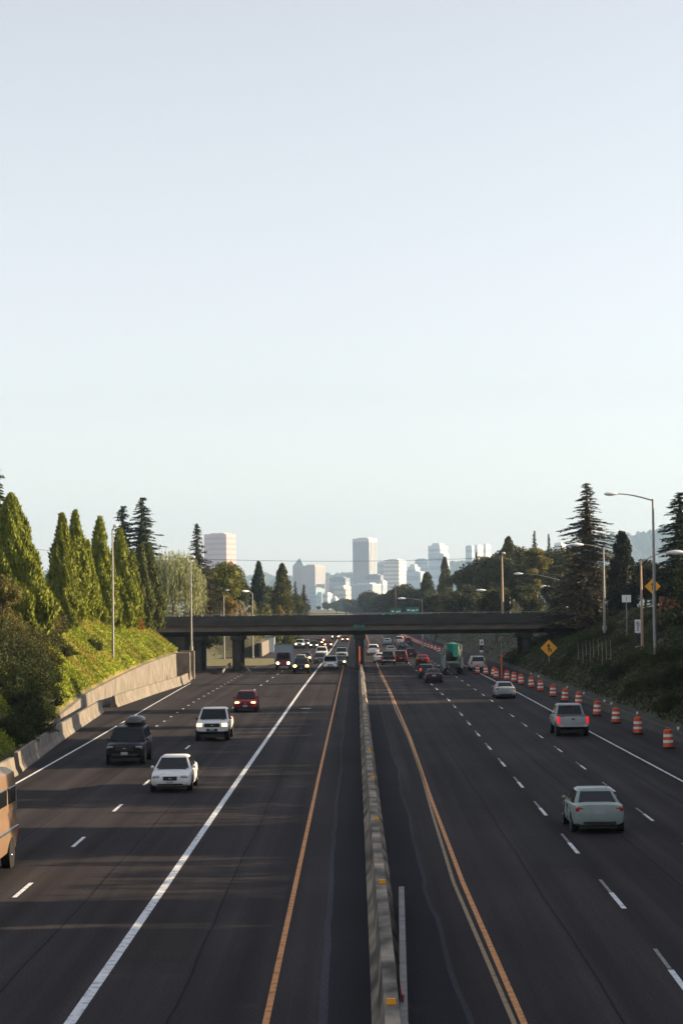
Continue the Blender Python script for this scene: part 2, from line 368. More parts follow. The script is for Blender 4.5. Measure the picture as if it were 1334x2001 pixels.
sweep('retaining_wall', [(-18.6, 122), (-19.75, 136), (-21.25, 165), (-20.6, 195), (-19.85, 225), (-19.9, 238)], lambda y: [(-.35, -.05), (-.35, lerp(ZW, y) + .05), (.0, lerp(ZW, y) + .05), (.08, -.05)], M['conc'], 'long pale concrete retaining wall at the foot of the sunny bank', 'wall', 12)
for i, (y, x, h, lb) in enumerate(((231, -19.2, 3.2, 'nearer tall buttress slab beside the wall end under the lamp'), (241, -19.5, 3.2, 'farther tall buttress slab next to the bridge column'))):
    tag(MB().box((x, y, h / 2 - .05), (1.7, .7, h + .1), bev=.04).build('buttress_slab', M['conc']), lb, 'buttress')
sweep('retaining_wall', [(-15.9, 350), (-16.4, 420), (-16.6, 600), (-16.6, 900)], lambda y: [(-.4, -.05), (-.4, 2.3), (0, 2.3), (.06, -.05)], M['conc'], 'sunlit retaining wall far down the road beyond the bridge', 'wall', 14)
medb = thing('median_barrier', 'stained concrete median barrier with amber reflectors on top', 'barrier', (.52, 0, 0))
sweep('barrier_wall', [(0, 22), (0.02, 45), (.0, 70), (-.05, 130), (-.06, 264)], jersey(.85, .34, .13), M['barrier'], joints=6.1, parent=medb)
for px, py in ((764, 1960), (747, 1725), (736, 1602), (728, 1520), (722, 1466), (718, 1428), (714, 1398), (712, 1377), (710, 1360)):
    q = gp(px, py, .88); d = MB().box((q.x - .52, q.y, .90), (.17, .05, .11), bev=.008); d.build('reflector', M['amber'], medb)
sweep('median_barrier', [(.5, 276), (.45, 500), (.4, 900)], jersey(.85, .34, .13), M['barrier'], 'far concrete median barrier beyond the bridge column', 'barrier', 12)
q = gp(702, 1300, .85)
dm = thing('marker_post', 'tall orange flexible marker post on the median barrier under the bridge', 'marker', (q.x + .0, q.y, .85))
MB().tube([(0, 0, 0), (0, 0, 2.3)], [.09, .07], 10).build('post', M['orange'], dm)
MB().lathe([(.16, 0), (.14, .05)], n=12).build('base', M['black'], dm)
# steel rail lying beside the median barrier
rail = thing('steel_guide_rail', 'grey steel rail propped along the near end of the median barrier', 'rail', (1.02, 25, 0))
a, b = gp(784, 1733, .55), gp(790, 2030, .55)
MB().rings([[(a.x - 1.02 + o, a.y - 25, z) for o, z in ((-.07, .25), (.07, .25), (.07, .55), (-.07, .55))], [(b.x - 1.02 + o, b.y - 25, z) for o, z in ((-.07, .25), (.07, .25), (.07, .55), (-.07, .55))]]).build('rail', M['steel_dull'], rail)
for k in range(4):
    p = b.lerp(a, (k + .3) / 4); MB().box((p.x - 1.02, p.y - 25, .13), (.1, .1, .26)).build('post', M['steel'], rail)
q = gp(787, 1968, .3)
tag(MB().box((q.x - .02, q.y - .3, .62), (.05, 1.2, .14), bev=.01).build('red_strip', mat('red_tape', (.24, .02, .03), .5)), 'dark red strip on the near end of the steel rail', 'strip')
# right-hand low barrier and its small white delineators
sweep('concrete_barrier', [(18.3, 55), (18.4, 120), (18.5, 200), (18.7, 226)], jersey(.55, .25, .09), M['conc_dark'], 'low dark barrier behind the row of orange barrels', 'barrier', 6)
DEL = [(1308, 1425), (1233, 1395), (1205, 1376), (1175, 1371), (1129, 1356), (1091, 1344), (1038, 1323), (1031, 1317)]
for k, (px, py) in enumerate(DEL):
    q = gp(px, py, .68); y = min(q.y, 224); q = dp(px, py, y)
    t = thing('delineator', f'small white reflector paddle number {k + 1} counted from the camera on the low dark barrier', 'delineator', (18.45, y, .55), group='white reflectors on the low barrier')
    MB().box((0, 0, .06), (.04, .04, .12)).build('stem', M['steel'], t); MB().box((0, -.02, .18), (.14, .03, .16), bev=.02).build('reflector', M['white'], t)

# ---------------------------------------------------------------- bridge
BY0, BY1 = 270, 283
br = thing('overpass_bridge', 'dark concrete overpass crossing the whole freeway', 'bridge', (0, BY0, 0))
def bx(mb, x0, x1, y0, y1, z0, z1): return mb.box(((x0 + x1) / 2, (y0 + y1) / 2, (z0 + z1) / 2), (x1 - x0, y1 - y0, z1 - z0))
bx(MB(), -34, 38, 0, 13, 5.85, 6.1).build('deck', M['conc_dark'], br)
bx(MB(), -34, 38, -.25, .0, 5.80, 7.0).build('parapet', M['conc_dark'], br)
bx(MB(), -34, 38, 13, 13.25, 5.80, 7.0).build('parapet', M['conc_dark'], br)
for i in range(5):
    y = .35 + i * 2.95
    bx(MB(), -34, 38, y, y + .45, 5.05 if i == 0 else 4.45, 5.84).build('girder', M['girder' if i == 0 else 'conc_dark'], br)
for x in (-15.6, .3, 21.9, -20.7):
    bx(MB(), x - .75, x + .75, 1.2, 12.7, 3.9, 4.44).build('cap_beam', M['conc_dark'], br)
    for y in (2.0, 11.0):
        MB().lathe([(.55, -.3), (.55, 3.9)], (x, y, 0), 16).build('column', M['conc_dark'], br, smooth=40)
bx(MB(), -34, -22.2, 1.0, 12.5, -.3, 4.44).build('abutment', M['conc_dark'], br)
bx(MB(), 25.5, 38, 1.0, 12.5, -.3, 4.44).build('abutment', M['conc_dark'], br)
rl = MB(); rl.tube([(-34, -.12, 7.22), (38, -.12, 7.22)], .05, 6); rl.build('handrail', M['steel'], br)
for i in range(25): MB().box((-33 + i * 2.9, -.12, 7.07), (.07, .07, .28)).build('rail_post', M['steel'], br)
sp0, sp1 = dp(688, 1217.5, BY0 - .1), dp(714, 1228.5, BY0 - .1)
sg = MB(); sg.box(((sp0.x + sp1.x) / 2, .28, (sp0.z + sp1.z) / 2), (sp1.x - sp0.x, .06, sp0.z - sp1.z), bev=.02)
sgo = sg.build('street_sign', M['sign_green'], br)
def text(s, size, loc, m, name, parent, rot=(R(90), 0, 0)):
    cu = bpy.data.curves.new(name, 'FONT'); cu.body = s; cu.size = size; cu.align_x = 'CENTER'; cu.align_y = 'CENTER'; cu.extrude = .006
    o = bpy.data.objects.new(name, cu); me = bpy.data.meshes.new_from_object(o); bpy.data.objects.remove(o)
    me.materials.append(m) if not me.materials else None
    k = bpy.data.objects.new(name, me); link(k, parent); k.location = loc; k.rotation_euler = rot; return k
for wd_, dx_ in (('39TH', -.28), ('ST', .5)): text(wd_, .36, ((sp0.x + sp1.x) / 2 + dx_, .235, (sp0.z + sp1.z) / 2), M['sign_white'], 'lettering', sgo)

# ---------------------------------------------------------------- vehicles
def ringsec(y, zl, zh, wd):
    h = zh - zl
    half = [(.78 * wd, zl), (.94 * wd, zl + .09 * h), (wd, zl + .34 * h), (.985 * wd, zl + .66 * h), (.94 * wd, zh - .09 * h), (.80 * wd, zh - .015), (.4 * wd, zh + .012)]
    return [(x, y, z) for x, z in half] + [(-x, y, z) for x, z in reversed(half)]
def cabring(yf, yr, hw, z, b=.1):
    return [(hw - b, yf, z), (hw, yf - b, z), (hw, yr + b, z), (hw - b, yr, z), (-hw + b, yr, z), (-hw, yr + b, z), (-hw, yf - b, z), (-hw + b, yf, z)]
SPEC = {
 'sedan': dict(st=[(-2.40, .44, .84, .70), (-2.33, .32, .99, .82), (-2.1, .25, 1.04, .87), (-1.5, .22, 1.03, .90), (-.3, .20, .96, .905), (.9, .20, .94, .90), (1.7, .22, .86, .88), (2.1, .25, .79, .85), (2.3, .28, .74, .81), (2.39, .33, .70, .75), (2.43, .40, .62, .68)],
   belt=(1.10, -1.82, .93, .815), roof=(.28, -1.02, 1.44, .60), r=.325, wy=(1.42, -1.38), tr=.76, tl=((.66, -2.30, .84), (.30, .16, .17)), hl=((.58, 2.32, .655), (.34, .20, .15)), gr=((0, 2.41, .61), (.60, .09, .17)), low=((0, 2.42, .36), (1.1, .06, .07)), rp=((0, -2.39, .78), (.36, .04, .17)), fp=((0, 2.455, .45), (.30, .03, .12)), zt=1.0),
 'suv': dict(st=[(-2.52, .52, 1.0, .86), (-2.46, .42, 1.16, .95), (-2.0, .38, 1.2, .98), (0, .36, 1.19, .99), (1.1, .36, 1.17, .98), (2.1, .40, 1.10, .96), (2.46, .44, 1.02, .92), (2.56, .50, .92, .86)],
   belt=(1.35, -2.44, 1.15, .93), roof=(.62, -2.22, 1.84, .76), r=.38, wy=(1.62, -1.55), tr=.82, tl=((.80, -2.46, 1.05), (.18, .16, .50)), hl=((.70, 2.46, .88), (.40, .2, .17)), gr=((0, 2.54, .85), (.92, .1, .26)), low=((0, 2.55, .52), (1.3, .1, .16)), rp=((0, -2.53, .80), (.36, .04, .17)), fp=((0, 2.61, .60), (.34, .03, .15)), zt=1.1),
 'hatch': dict(st=[(-2.08, .48, .95, .74), (-2.02, .36, 1.06, .84), (-1.6, .28, 1.08, .88), (-.2, .25, 1.02, .89), (.9, .25, 1.0, .88), (1.6, .28, .92, .86), (1.98, .32, .80, .80), (2.1, .40, .68, .70)],
   belt=(1.15, -1.98, 1.0, .82), roof=(.42, -1.62, 1.56, .64), r=.33, wy=(1.3, -1.25), tr=.74, tl=((.70, -2.02, .95), (.18, .14, .34)), hl=((.60, 1.98, .74), (.34, .22, .17)), gr=((0, 2.07, .66), (.6, .08, .15)), low=((0, 2.08, .42), (1.0, .1, .12)), rp=((0, -2.09, .72), (.36, .04, .17)), fp=((0, 2.13, .50), (.34, .03, .15)), zt=1.05),
 'pickup': dict(st=[(-2.80, .62, 1.12, .88), (-2.75, .58, 1.20, .95), (-2.2, .52, 1.21, .98), (0, .48, 1.21, .985), (1.1, .48, 1.20, .98), (2.1, .50, 1.15, .97), (2.55, .52, 1.08, .94), (2.66, .58, .98, .88)],
   belt=(1.30, -.72, 1.18, .92), roof=(.55, -.52, 1.87, .75), r=.40, wy=(1.75, -1.72), tr=.82, tl=((.86, -2.76, 1.0), (.16, .14, .42)), hl=((.72, 2.56, .93), (.36, .22, .24)), gr=((0, 2.64, .93), (.90, .1, .22)), low=((0, 2.63, .66), (.66, .12, .14)), rp=((0, -2.93, .70), (.34, .04, .15)), fp=((0, 2.72, .68), (.30, .03, .1)), zt=1.1),
 'van': dict(st=[(-2.6, .5, 1.1, .86), (-2.54, .36, 1.22, .96), (-1.9, .30, 1.26, .99), (0, .28, 1.22, 1.0), (1.4, .28, 1.15, .98), (2.1, .32, 1.02, .93), (2.45, .38, .86, .84), (2.55, .44, .74, .74)],
   belt=(1.75, -2.52, 1.12, .95), roof=(.75, -2.36, 1.82, .78), r=.34, wy=(1.65, -1.45), tr=.82, tl=((.84, -2.54, 1.15), (.16, .14, .5)), hl=((.66, 2.34, .82), (.38, .3, .19)), gr=((0, 2.52, .68), (.7, .1, .16)), low=((0, 2.52, .46), (1.1, .1, .12)), rp=((0, -2.61, .8), (.36, .04, .17)), fp=((0, 2.6, .56), (.34, .03, .15)), zt=1.1),
}
def wheels(root, wy, tr, r, wd=.22):
    for y in wy:
        for s in (-1, 1):
            k = MB().lathe([(r * .62, -wd / 2), (r * .93, -wd / 2), (r, -wd * .34), (r, wd * .34), (r * .93, wd / 2), (r * .62, wd / 2)], (s * tr, y, r), 18, 'x').build('wheel', M['tyre'], root, smooth=35)
            MB().lathe([(r * .60, -.02), (r * .62, .02), (r * .5, .05), (r * .2, .03), (r * .12, .06)] if s > 0 else [(r * .12, -.06), (r * .2, -.03), (r * .5, -.05), (r * .62, -.02), (r * .60, .02)], (s * (tr + wd * .42), y, r), 14, 'x').build('rim', M['chrome'], k, smooth=35)
def make_car(kind):
    S = SPEC[kind]; root = bpy.data.objects.new(kind, None); link(root)
    body = MB().rings([ringsec(*s) for s in S['st']])
    (bf, br_, bz, bh), (rf, rr, rz, rh) = S['belt'], S['roof']
    body.rings([cabring(bf + .02, br_ - .02, bh + .02, bz - .06), cabring(bf, br_, bh, bz), cabring(rf, rr, rh, rz - .06), cabring(rf - .10, rr + .10, rh - .10, rz)])
    body.build('body', M['paint'], root, smooth=38)
    MB().box((0, (S['wy'][0] + S['wy'][1]) / 2, S['r'] * .78), (S['tr'] * 1.7, S['wy'][0] - S['wy'][1] + 1.5, S['r'] * .5)).build('underbody', M['black'], root)
    fr = [(-bh, bf, bz), (bh, bf, bz), (rh, rf, rz - .06), (-rh, rf, rz - .06)]
    fr = [fr[1], fr[0], fr[3], fr[2]]
    rw = [(-bh, br_, bz), (bh, br_, bz), (rh, rr, rz - .06), (-rh, rr, rz - .06)]
    MB().panel(fr, .06, .94, .06, .95).build('windshield', M['glass'], root)
    MB().panel(rw, .08, .92, .10, .93).build('rear_window', M['glass'], root)
    for s in (1, -1):
        sd_ = [(s * bh, br_, bz), (s * bh, bf, bz), (s * rh, rf, rz - .06), (s * rh, rr, rz - .06)]
        if s < 0: sd_ = [sd_[1], sd_[0], sd_[3], sd_[2]]
        cuts = ((.08, .48), (.52, .92)) if kind not in ('suv', 'van') else ((.05, .32), (.35, .62), (.65, .93))
        for a_, b_ in cuts: MB().panel(sd_, a_, b_, .10, .92, .008).build('side_window', M['glass'], root)
        h = MB(); h.box((s * (bh + .09), bf - .28, bz + .07), (.16, .10, .12), bev=.04); h.build('mirror', M['paint'] if kind in ('sedan', 'hatch') else M['black'], root, smooth=40)
        (x, y, z), d = S['tl']; MB().box((s * x, y, z), d, bev=.04).build('taillight', M['tail_off'], root, smooth=40)
        (x, y, z), d = S['hl']; MB().box((s * x, y, z), d, bev=.05).build('headlight', M['head_off'], root, smooth=40)
        for y in S['wy']:
            arch = MB().lathe([(S['r'] * 1.16, -.04), (S['r'] * 1.16, .0)], (s * (S['st'][3][3] + .004) - (0 if s > 0 else -.04), y, S['r'] * 1.02), 18, 'x'); arch.build('wheel_arch', M['black'], root)
    g = MB(); g.box(*S['gr'], bev=.02); g = g.build('grille', M['black'], root)
    MB().box((0, bf + .05, bz + .012), (bh * 1.5, .16, .03), bev=.01).build('cowl', M['black'], root)
    MB().box((0, br_ + .05, rz - .10 if kind == 'pickup' else bz + .03), (.3, .05, .035), bev=.01).build('high_brake_light', M['tail_off'], root)
    wmax = max(q[3] for q in S['st'])
    for s in (-1, 1):
        for y in (S['belt'][0] - .25, S['belt'][0] - 1.3): MB().box((s * (wmax - .012), y, bz - .32), (.03, .012, .52)).build('door_gap', M['black'], root)
        for y in (S['belt'][0] - 1.2, S['belt'][0] - 2.2): MB().box((s * (wmax + .0), y, bz - .14), (.035, .16, .03), bev=.008).build('door_handle', M['black'], root)
    MB().box((0, S['st'][0][0] - .005, S['st'][0][1] - .05), (S['st'][0][3] * 1.6, .06, .09), bev=.02).build('lower_bumper', M['black'], root)
    (gx, gy, gz), gd = S['gr']
    MB().box((gx, gy + gd[1] / 2 + .006, gz), (.15, .02, .05), bev=.008).build('emblem', M['chrome'], g)
    MB().box(*S['low'], bev=.02).build('air_intake', M['black'], root)
    MB().box(*S['rp']).build('licence_plate', M['plate'], root); MB().box(*S['fp']).build('licence_plate', M['plate'], root)
    wheels(root, S['wy'], S['tr'], S['r'])
    if kind == 'pickup':
        b_ = MB(); b_.box((0, -1.75, 1.215), (1.66, 1.9, .03)); b_.build('bed_recess_panel', M['black'], root)  # black sheet stands in for the dark recess of the open bed
        MB().box((0, -2.86, .66), (1.8, .16, .2), bev=.04).build('rear_bumper', M['chrome'], root, smooth=40)
        MB().box((0, -2.82, 1.05), (.16, .03, .08), bev=.01).build('tailgate_handle', M['black'], root)
    if kind == 'suv':
        for s in (-1, 1): MB().tube([(s * .62, .3, rz + .05), (s * .62, -2.0, rz + .05)], .025, 6).build('roof_rail', M['black'], root)
    return root
PROTO = {}
GROUPS = {'on': 'oncoming traffic', 'away': 'traffic heading away'}
def paint_tree(o, col, hl, tl):
    for c in o.children:
        c.color = (*col, 1)
        n = c.name.split('.')[0]
        if n in ('headlight', 'taillight'):
            mm = {'headlight': hl, 'taillight': tl}[n]
            c.material_slots[0].link = 'OBJECT'; c.material_slots[0].material = mm
        paint_tree(c, col, hl, tl)
def place(kind, name, label, cat, px, py, col, way, hl='head_off', tl='tail_off', s=1.0, dx=0):
    if kind not in PROTO:
        r = make_car(kind); PROTO[kind] = r
    else: r = copy_tree(PROTO[kind])
    L = SPEC[kind]['st'][-1][0] if way == 'on' else -SPEC[kind]['st'][0][0]
    g = gp(px, py); r.name = name; r.location = (g.x + dx, g.y + L * s, 0); r.rotation_euler = (0, 0, math.pi if way == 'on' else 0); r.scale = (s, s, s)
    r.color = (*col, 1); tag(r, label, cat, GROUPS[way]); paint_tree(r, col, M[hl], M[tl]); return r
WHITE, SILVER, DARK, RED = (.82, .83, .84), (.40, .43, .45), (.012, .014, .02), (.31, .012, .02)
# near vehicles
place('sedan', 'white_sedan', 'white sedan with a dark wide grille beside the white lane line', 'car', 332, 1550, WHITE, 'on')
s2 = place('suv', 'dark_suv', 'dark blue-black SUV carrying a rounded box on its roof', 'car', 243, 1496, (.008, .010, .018), 'on', hl='head_off')
cg = thing('roof_cargo_box', 'rounded dark grey cargo box on top of the black SUV', 'cargo box', (s2.location.x + .25, s2.location.y + .6, 1.92))
MB().rings([cabring(.75, -.75, .42, 0, .2), cabring(.9, -.9, .50, .12, .25), cabring(.85, -.85, .46, .30, .25), cabring(.55, -.6, .28, .42, .2)]).build('shell', mat('cargo_box_plastic', (.06, .065, .07), .35, var=.2), cg, smooth=60)
for y in (-.4, .4): MB().box((0, y, -.03), (1.1, .08, .05)).build('crossbar', M['black'], cg)
place('pickup', 'white_pickup', 'white pickup truck with lit headlights and black grille bars', 'pickup', 414, 1449, WHITE, 'on', hl='head_on', s=1.02)
place('hatch', 'red_hatchback', 'dark red small car with lit headlights behind the white pickup', 'car', 479, 1393, RED, 'on', hl='head_on', s=1.02)
place('sedan', 'silver_green_sedan', 'pale silver-green sedan seen from behind, closest of those driving away', 'car', 1172, 1631, (.30, .375, .36), 'away')
place('pickup', 'silver_pickup', 'silver pickup with a pale tailgate and glowing red lamps beside the barrels', 'pickup', 1120, 1440, (.40, .43, .47), 'away', tl='tail_on')
place('sedan', 'silver_sedan', 'silver sedan ahead of the silver pickup in the outer lane', 'car', 988, 1366, (.36, .41, .44), 'away', s=.98)
place('sedan', 'dark_sedan', 'dark maroon-grey sedan with a white plate just short of the bridge', 'car', 848, 1335, (.045, .03, .035), 'away')
place('hatch', 'teal_hatchback', 'dark teal car half hidden behind the maroon-grey sedan', 'car', 834, 1326, (.03, .06, .065), 'away', tl='tail_on')
# tan tall van cut by the frame at the left
van = thing('tan_van', 'tall tan van in warm sun, cut off by the edge of the photo', 'van', (-11.66, 62.9, 0), math.pi)
vb = MB(); vb.rings([ringsec(-3.0, .55, 1.5, .9), ringsec(-2.9, .35, 1.9, 1.0), ringsec(2.2, .32, 1.9, 1.02), ringsec(2.9, .4, 1.35, .95), ringsec(3.05, .5, 1.1, .85)])
vb.rings([cabring(1.9, -2.95, 1.0, 1.7), cabring(1.5, -2.92, .98, 2.3), cabring(1.1, -2.8, .92, 2.85), cabring(.9, -2.6, .7, 3.0)])
vbo = vb.build('body', M['paint'], van, smooth=40); vbo.color = (.25, .17, .115, 1)
for s in (1, -1):
    for y0, y1, z0, z1 in ((-2.5, -1.2, 1.95, 2.45), (-.9, .5, 1.95, 2.45)):
        MB().box((s * .985, (y0 + y1) / 2, (z0 + z1) / 2), (.05, y1 - y0, z1 - z0), bev=.015).build('side_window', M['glass'], van)
    MB().box((s * 1.02, -.3, 1.15), (.03, 5.2, .10), bev=.01).build('trim_strip', M['chrome'], van)
    MB().box((s * .93, -2.93, .95), (.14, .16, .34), bev=.04).build('taillight', M['tail_off'], van)
    MB().box((s * .78, 2.92, .95), (.3, .2, .2), bev=.04).build('headlight', M['head_off'], van)
    for y in (1.9, -1.75): MB().lathe([(.50, -.04), (.50, .0)], (s * 1.022 + (.04 if s < 0 else 0), y, .42), 18, 'x').build('wheel_arch', M['black'], van)
MB().box((0, 1.82, 2.2), (1.6, .1, .7)).build('windshield', M['glass'], van)
MB().box((0, 0, .4), (1.5, 5, .4)).build('underbody', M['black'], van)
wheels(van, (1.9, -1.75), .86, .37, .26)

# box truck on the left
bt = gp(553, 1309); trk = thing('box_truck', 'box truck with a blue-white cargo box and blazing headlights', 'truck', (bt.x, bt.y + 3, 0), math.pi)
ct = MB().rings([ringsec(1.2, .6, 1.6, .95), ringsec(2.2, .55, 1.4, .95), ringsec(2.9, .5, 1.2, .9), ringsec(3.0, .6, 1.0, .8)]); ct.rings([cabring(1.9, .9, .9, 1.3), cabring(1.6, .95, .85, 2.1), cabring(1.4, 1.0, .7, 2.2)])
ct = ct.build('cab', M['paint'], trk, smooth=40); ct.color = (.22, .06, .11, 1)
MB().box((0, 1.85, 1.75), (1.4, .1, .5)).build('windshield', M['glass'], trk)
MB().box((0, -1.5, 2.0), (2.4, 4.6, 2.5), bev=.05).build('cargo_box', mat('blue_white_panel', (.55, .68, .85), .5, var=.1), trk)
for s in (-1, 1): o = MB().lathe([(.17, 0), (.13, .06)], n=12).build('headlight', M['head_far'], trk); o.rotation_euler = (R(-90), 0, 0); o.location = (s * .68, 2.98, .85)
wheels(trk, (2.0, -2.6), .85, .42, .28)

# green mixer truck on the right
q = gp(886, 1319); mx = thing('mixer_truck', 'concrete mixer truck seen from behind with a green drum and white fenders', 'truck', (q.x, q.y + 4, 0))
GRN = mat('mixer_green', (.0, .24, .16), .45, var=.2)
MB().box((0, 0, .95), (1.0, 7.6, .3), bev=.03).build('frame', M['black'], mx)
dr = MB(); ax0, ax1 = Vector((0, -2.6, 3.05)), Vector((0, 2.4, 2.1)); rs = []
dvec = (ax1 - ax0).normalized(); up = Vector((1, 0, 0)).cross(dvec)
for t, r_ in ((0, .55), (.02, .62), (.22, .95), (.45, 1.12), (.7, 1.1), (.9, .85), (1, .6)):
    c = ax0.lerp(ax1, t); rs.append([c + (Vector((1, 0, 0)) * math.cos(k * math.pi / 10) + up * math.sin(k * math.pi / 10)) * r_ for k in range(20)])
dr.rings(rs); dr.build('drum', mat('drum_paint', (.06, .09, .08), .5, var=.3), mx, smooth=50)
MB().rings([cabring(-2.2, -3.3, .85, 3.6, .2), cabring(-2.5, -3.15, .5, 3.0, .2), cabring(-2.7, -3.1, .3, 2.6, .1)]).build('hopper', GRN, mx)
MB().rings([[(x + .28, y, z) for x, y, z in ((-.30, -3.2, 3.6), (.30, -3.2, 3.6), (.30, -3.4, 3.55), (-.30, -3.4, 3.55))], [(x + .28, y, z) for x, y, z in ((-.30, -3.35, 2.2), (.30, -3.35, 2.2), (.30, -3.6, 2.1), (-.30, -3.6, 2.1))]]).build('chute', GRN, mx)
MB().box((.82, -3.2, 3.2), (.16, .2, .5), bev=.03).build('orange_lamp_box', M['orange'], mx)
for s in (-1, 1):
    MB().rings([[(s * 1.02 + a_, -3.4, z) for a_, z in ((-.16, .75), (.16, .75), (.16, 2.0), (-.16, 2.1))], [(s * 1.02 + a_, -1.0, z) for a_, z in ((-.16, .95), (.16, .95), (.16, 1.7), (-.16, 1.8))]]).build('fender', M['steel'], mx)
    MB().tube([(s * 1.0, -3.2, 2.0), (s * .95, -3.25, 3.5)], .07, 8).build('ladder_rail', M['steel'], mx)
    MB().box((s * .7, -3.45, .95), (.2, .08, .12)).build('taillight', M['tail_off'], mx)
MB().box((0, -3.5, 1.45), (1.5, .12, .25), bev=.03).build('rear_crossbar', M['steel'], mx); MB().box((0, -3.6, .95), (1.1, .1, .3), bev=.03).build('rear_panel', M['chrome'], mx)
MB().rings([cabring(4.2, 2.6, 1.1, .9), cabring(4.2, 2.6, 1.1, 1.8), cabring(3.9, 2.6, 1.0, 2.8), cabring(3.7, 2.7, .9, 2.9)]).build('cab', GRN, mx)
wheels(mx, (3.2, -1.1, -2.5), .92, .52, .42)

# far traffic: kind, name, label, px, bottom py, colour, lights
FAR_ON = [
 ('pickup', 'dark_pickup', 'dark pickup with bright headlights on the white line before the bridge', 588, 1317, (.02, .022, .025), 'head_far'),
 ('sedan', 'silver_car', 'silver car tucked behind the dark pickup by the box truck', 587, 1300, SILVER, 'head_far'),
 ('van', 'white_minivan', 'white minivan coming out of the bridge in the car-pool lane', 645, 1310, WHITE, 'head_off'),
 ('sedan', 'navy_car', 'dark navy car with one bright headlight beside the white minivan', 664, 1303, (.02, .03, .05), 'head_far'),
 ('hatch', 'grey_blue_car', 'grey-blue car ahead of the white boxy van', 625, 1298, (.06, .07, .09), 'head_off'),
 ('suv', 'white_boxy_van', 'white boxy SUV with a broad windshield under the bridge', 628, 1287, WHITE, 'head_off'),
 ('sedan', 'dark_grey_car', 'dark grey car behind the box truck under the bridge', 597, 1294, (.06, .065, .07), 'head_far'),
 ('suv', 'silver_suv', 'silver-green SUV close behind the navy car', 667, 1289, (.33, .37, .36), 'head_off'),
 ('sedan', 'black_car', 'black car with bright headlights above the silver-green SUV', 667, 1278, (.02, .02, .022), 'head_far'),
 ('pickup', 'pale_blue_pickup', 'pale blue pickup in the outer lane by the far sunlit wall', 585, 1268, (.42, .5, .55), 'head_far'),
 ('hatch', 'small_dark_car', 'small dark car with lit lamps beside the pale blue pickup', 613, 1268, (.05, .05, .06), 'head_far'),
 ('hatch', 'far_maroon_car', 'maroon car with lit lamps in the middle of the far queue', 623, 1262, (.12, .02, .02), 'head_far'),
 ('sedan', 'far_red_car', 'red car with lit lamps left of the median far beyond the bridge', 641, 1266, (.3, .02, .02), 'head_far'),
 ('sedan', 'far_brown_car', 'brown car with lit lamps farther back than the maroon car', 627, 1256, (.1, .05, .03), 'head_far'),
 ('suv', 'far_dark_suv', 'dark far-off SUV with lit lamps under the bridge girder', 655, 1251, (.04, .03, .03), 'head_far'),
 ('sedan', 'far_crimson_car', 'crimson car with lit lamps close to the median column', 674, 1255, (.3, .03, .02), 'head_far'),
 ('sedan', 'far_grey_car', 'grey car with lit lamps beyond the pale blue pickup', 597, 1263, (.2, .2, .2), 'head_far'),
]
for k, n, lb, px, py, c, hl in FAR_ON: place(k, n, lb, 'pickup' if k == 'pickup' else 'car', px, py, c, 'on', hl=hl)
FAR_AWAY = [
 ('sedan', 'white_far_sedan', 'white sedan near the median just under the bridge', 743, 1296, WHITE, 'tail_off'),
 ('pickup', 'black_far_pickup', 'black pickup between the white sedan and the red wagon', 759, 1300, (.015, .016, .018), 'tail_off'),
 ('suv', 'red_wagon', 'dark red SUV with a pale roof load under the bridge', 783, 1297, (.14, .03, .03), 'tail_off'),
 ('van', 'white_far_van', 'white van closest to the median beyond the bridge', 729, 1281, WHITE, 'tail_off'),
 ('sedan', 'silver_far_sedan', 'silver sedan ahead of the black pickup', 764, 1279, SILVER, 'tail_off'),
 ('hatch', 'maroon_far_hatchback', 'very dark maroon car right of the red SUV', 803, 1287, (.05, .012, .014), 'tail_off'),
 ('sedan', 'red_far_sedan', 'red sedan behind the dark teal car', 826, 1301, (.28, .02, .025), 'tail_off'),
 ('sedan', 'navy_far_sedan', 'navy sedan beyond the red SUV in the middle lane', 787, 1270, (.02, .03, .06), 'tail_off'),
 ('van', 'white_brake_van', 'white van with a glowing red brake lamp far up the road', 780, 1260, (.6, .62, .66), 'tail_on'),
 ('sedan', 'pale_far_sedan', 'pale blue-grey sedan second in line from the median far up the road', 757, 1261, (.4, .46, .5), 'tail_off'),
 ('hatch', 'far_purple_car', 'small dark purple car by the start of the far barrel row', 797, 1261, (.06, .02, .06), 'tail_off'),
]
for k, n, lb, px, py, c, tl in FAR_AWAY: place(k, n, lb, 'pickup' if k == 'pickup' else 'car', px, py, c, 'away', tl=tl)
place('suv', 'white_roof_suv', 'white SUV with a black tailgate stopped behind the barrels on the shoulder', 'car', 934, 1312, (.5, .52, .54), 'away')

# ---------------------------------------------------------------- barrels and marker
def make_barrel():
    t = thing('traffic_barrel', '', 'barrel')
    def band(z0, z1, r0, r1, m, nm): MB().lathe([(r0 - .012, z0), (r0, z0 + .01), (r1, z1 - .01), (r1 - .012, z1)], n=16).build(nm, m, t, smooth=40)
    MB().lathe([(.36, .0), (.36, .07), (.30, .10)], n=16).build('rubber_base', M['tyre'], t, smooth=40)
    band(.09, .30, .30, .285, M['orange'], 'drum_section'); band(.30, .45, .282, .272, M['white'], 'reflective_band')
    band(.45, .62, .268, .258, M['orange'], 'drum_section'); band(.62, .77, .256, .246, M['white'], 'reflective_band')
    MB().lathe([(.23, .77), (.245, .78), (.235, .98), (.18, 1.03), (.02, 1.04)], n=16).build('drum_top', M['orange'], t, smooth=40)
    MB().tube([(-.1, 0, 1.03), (-.07, 0, 1.13), (.07, 0, 1.13), (.1, 0, 1.03)], .022, 6).build('handle', M['orange'], t)
    return t
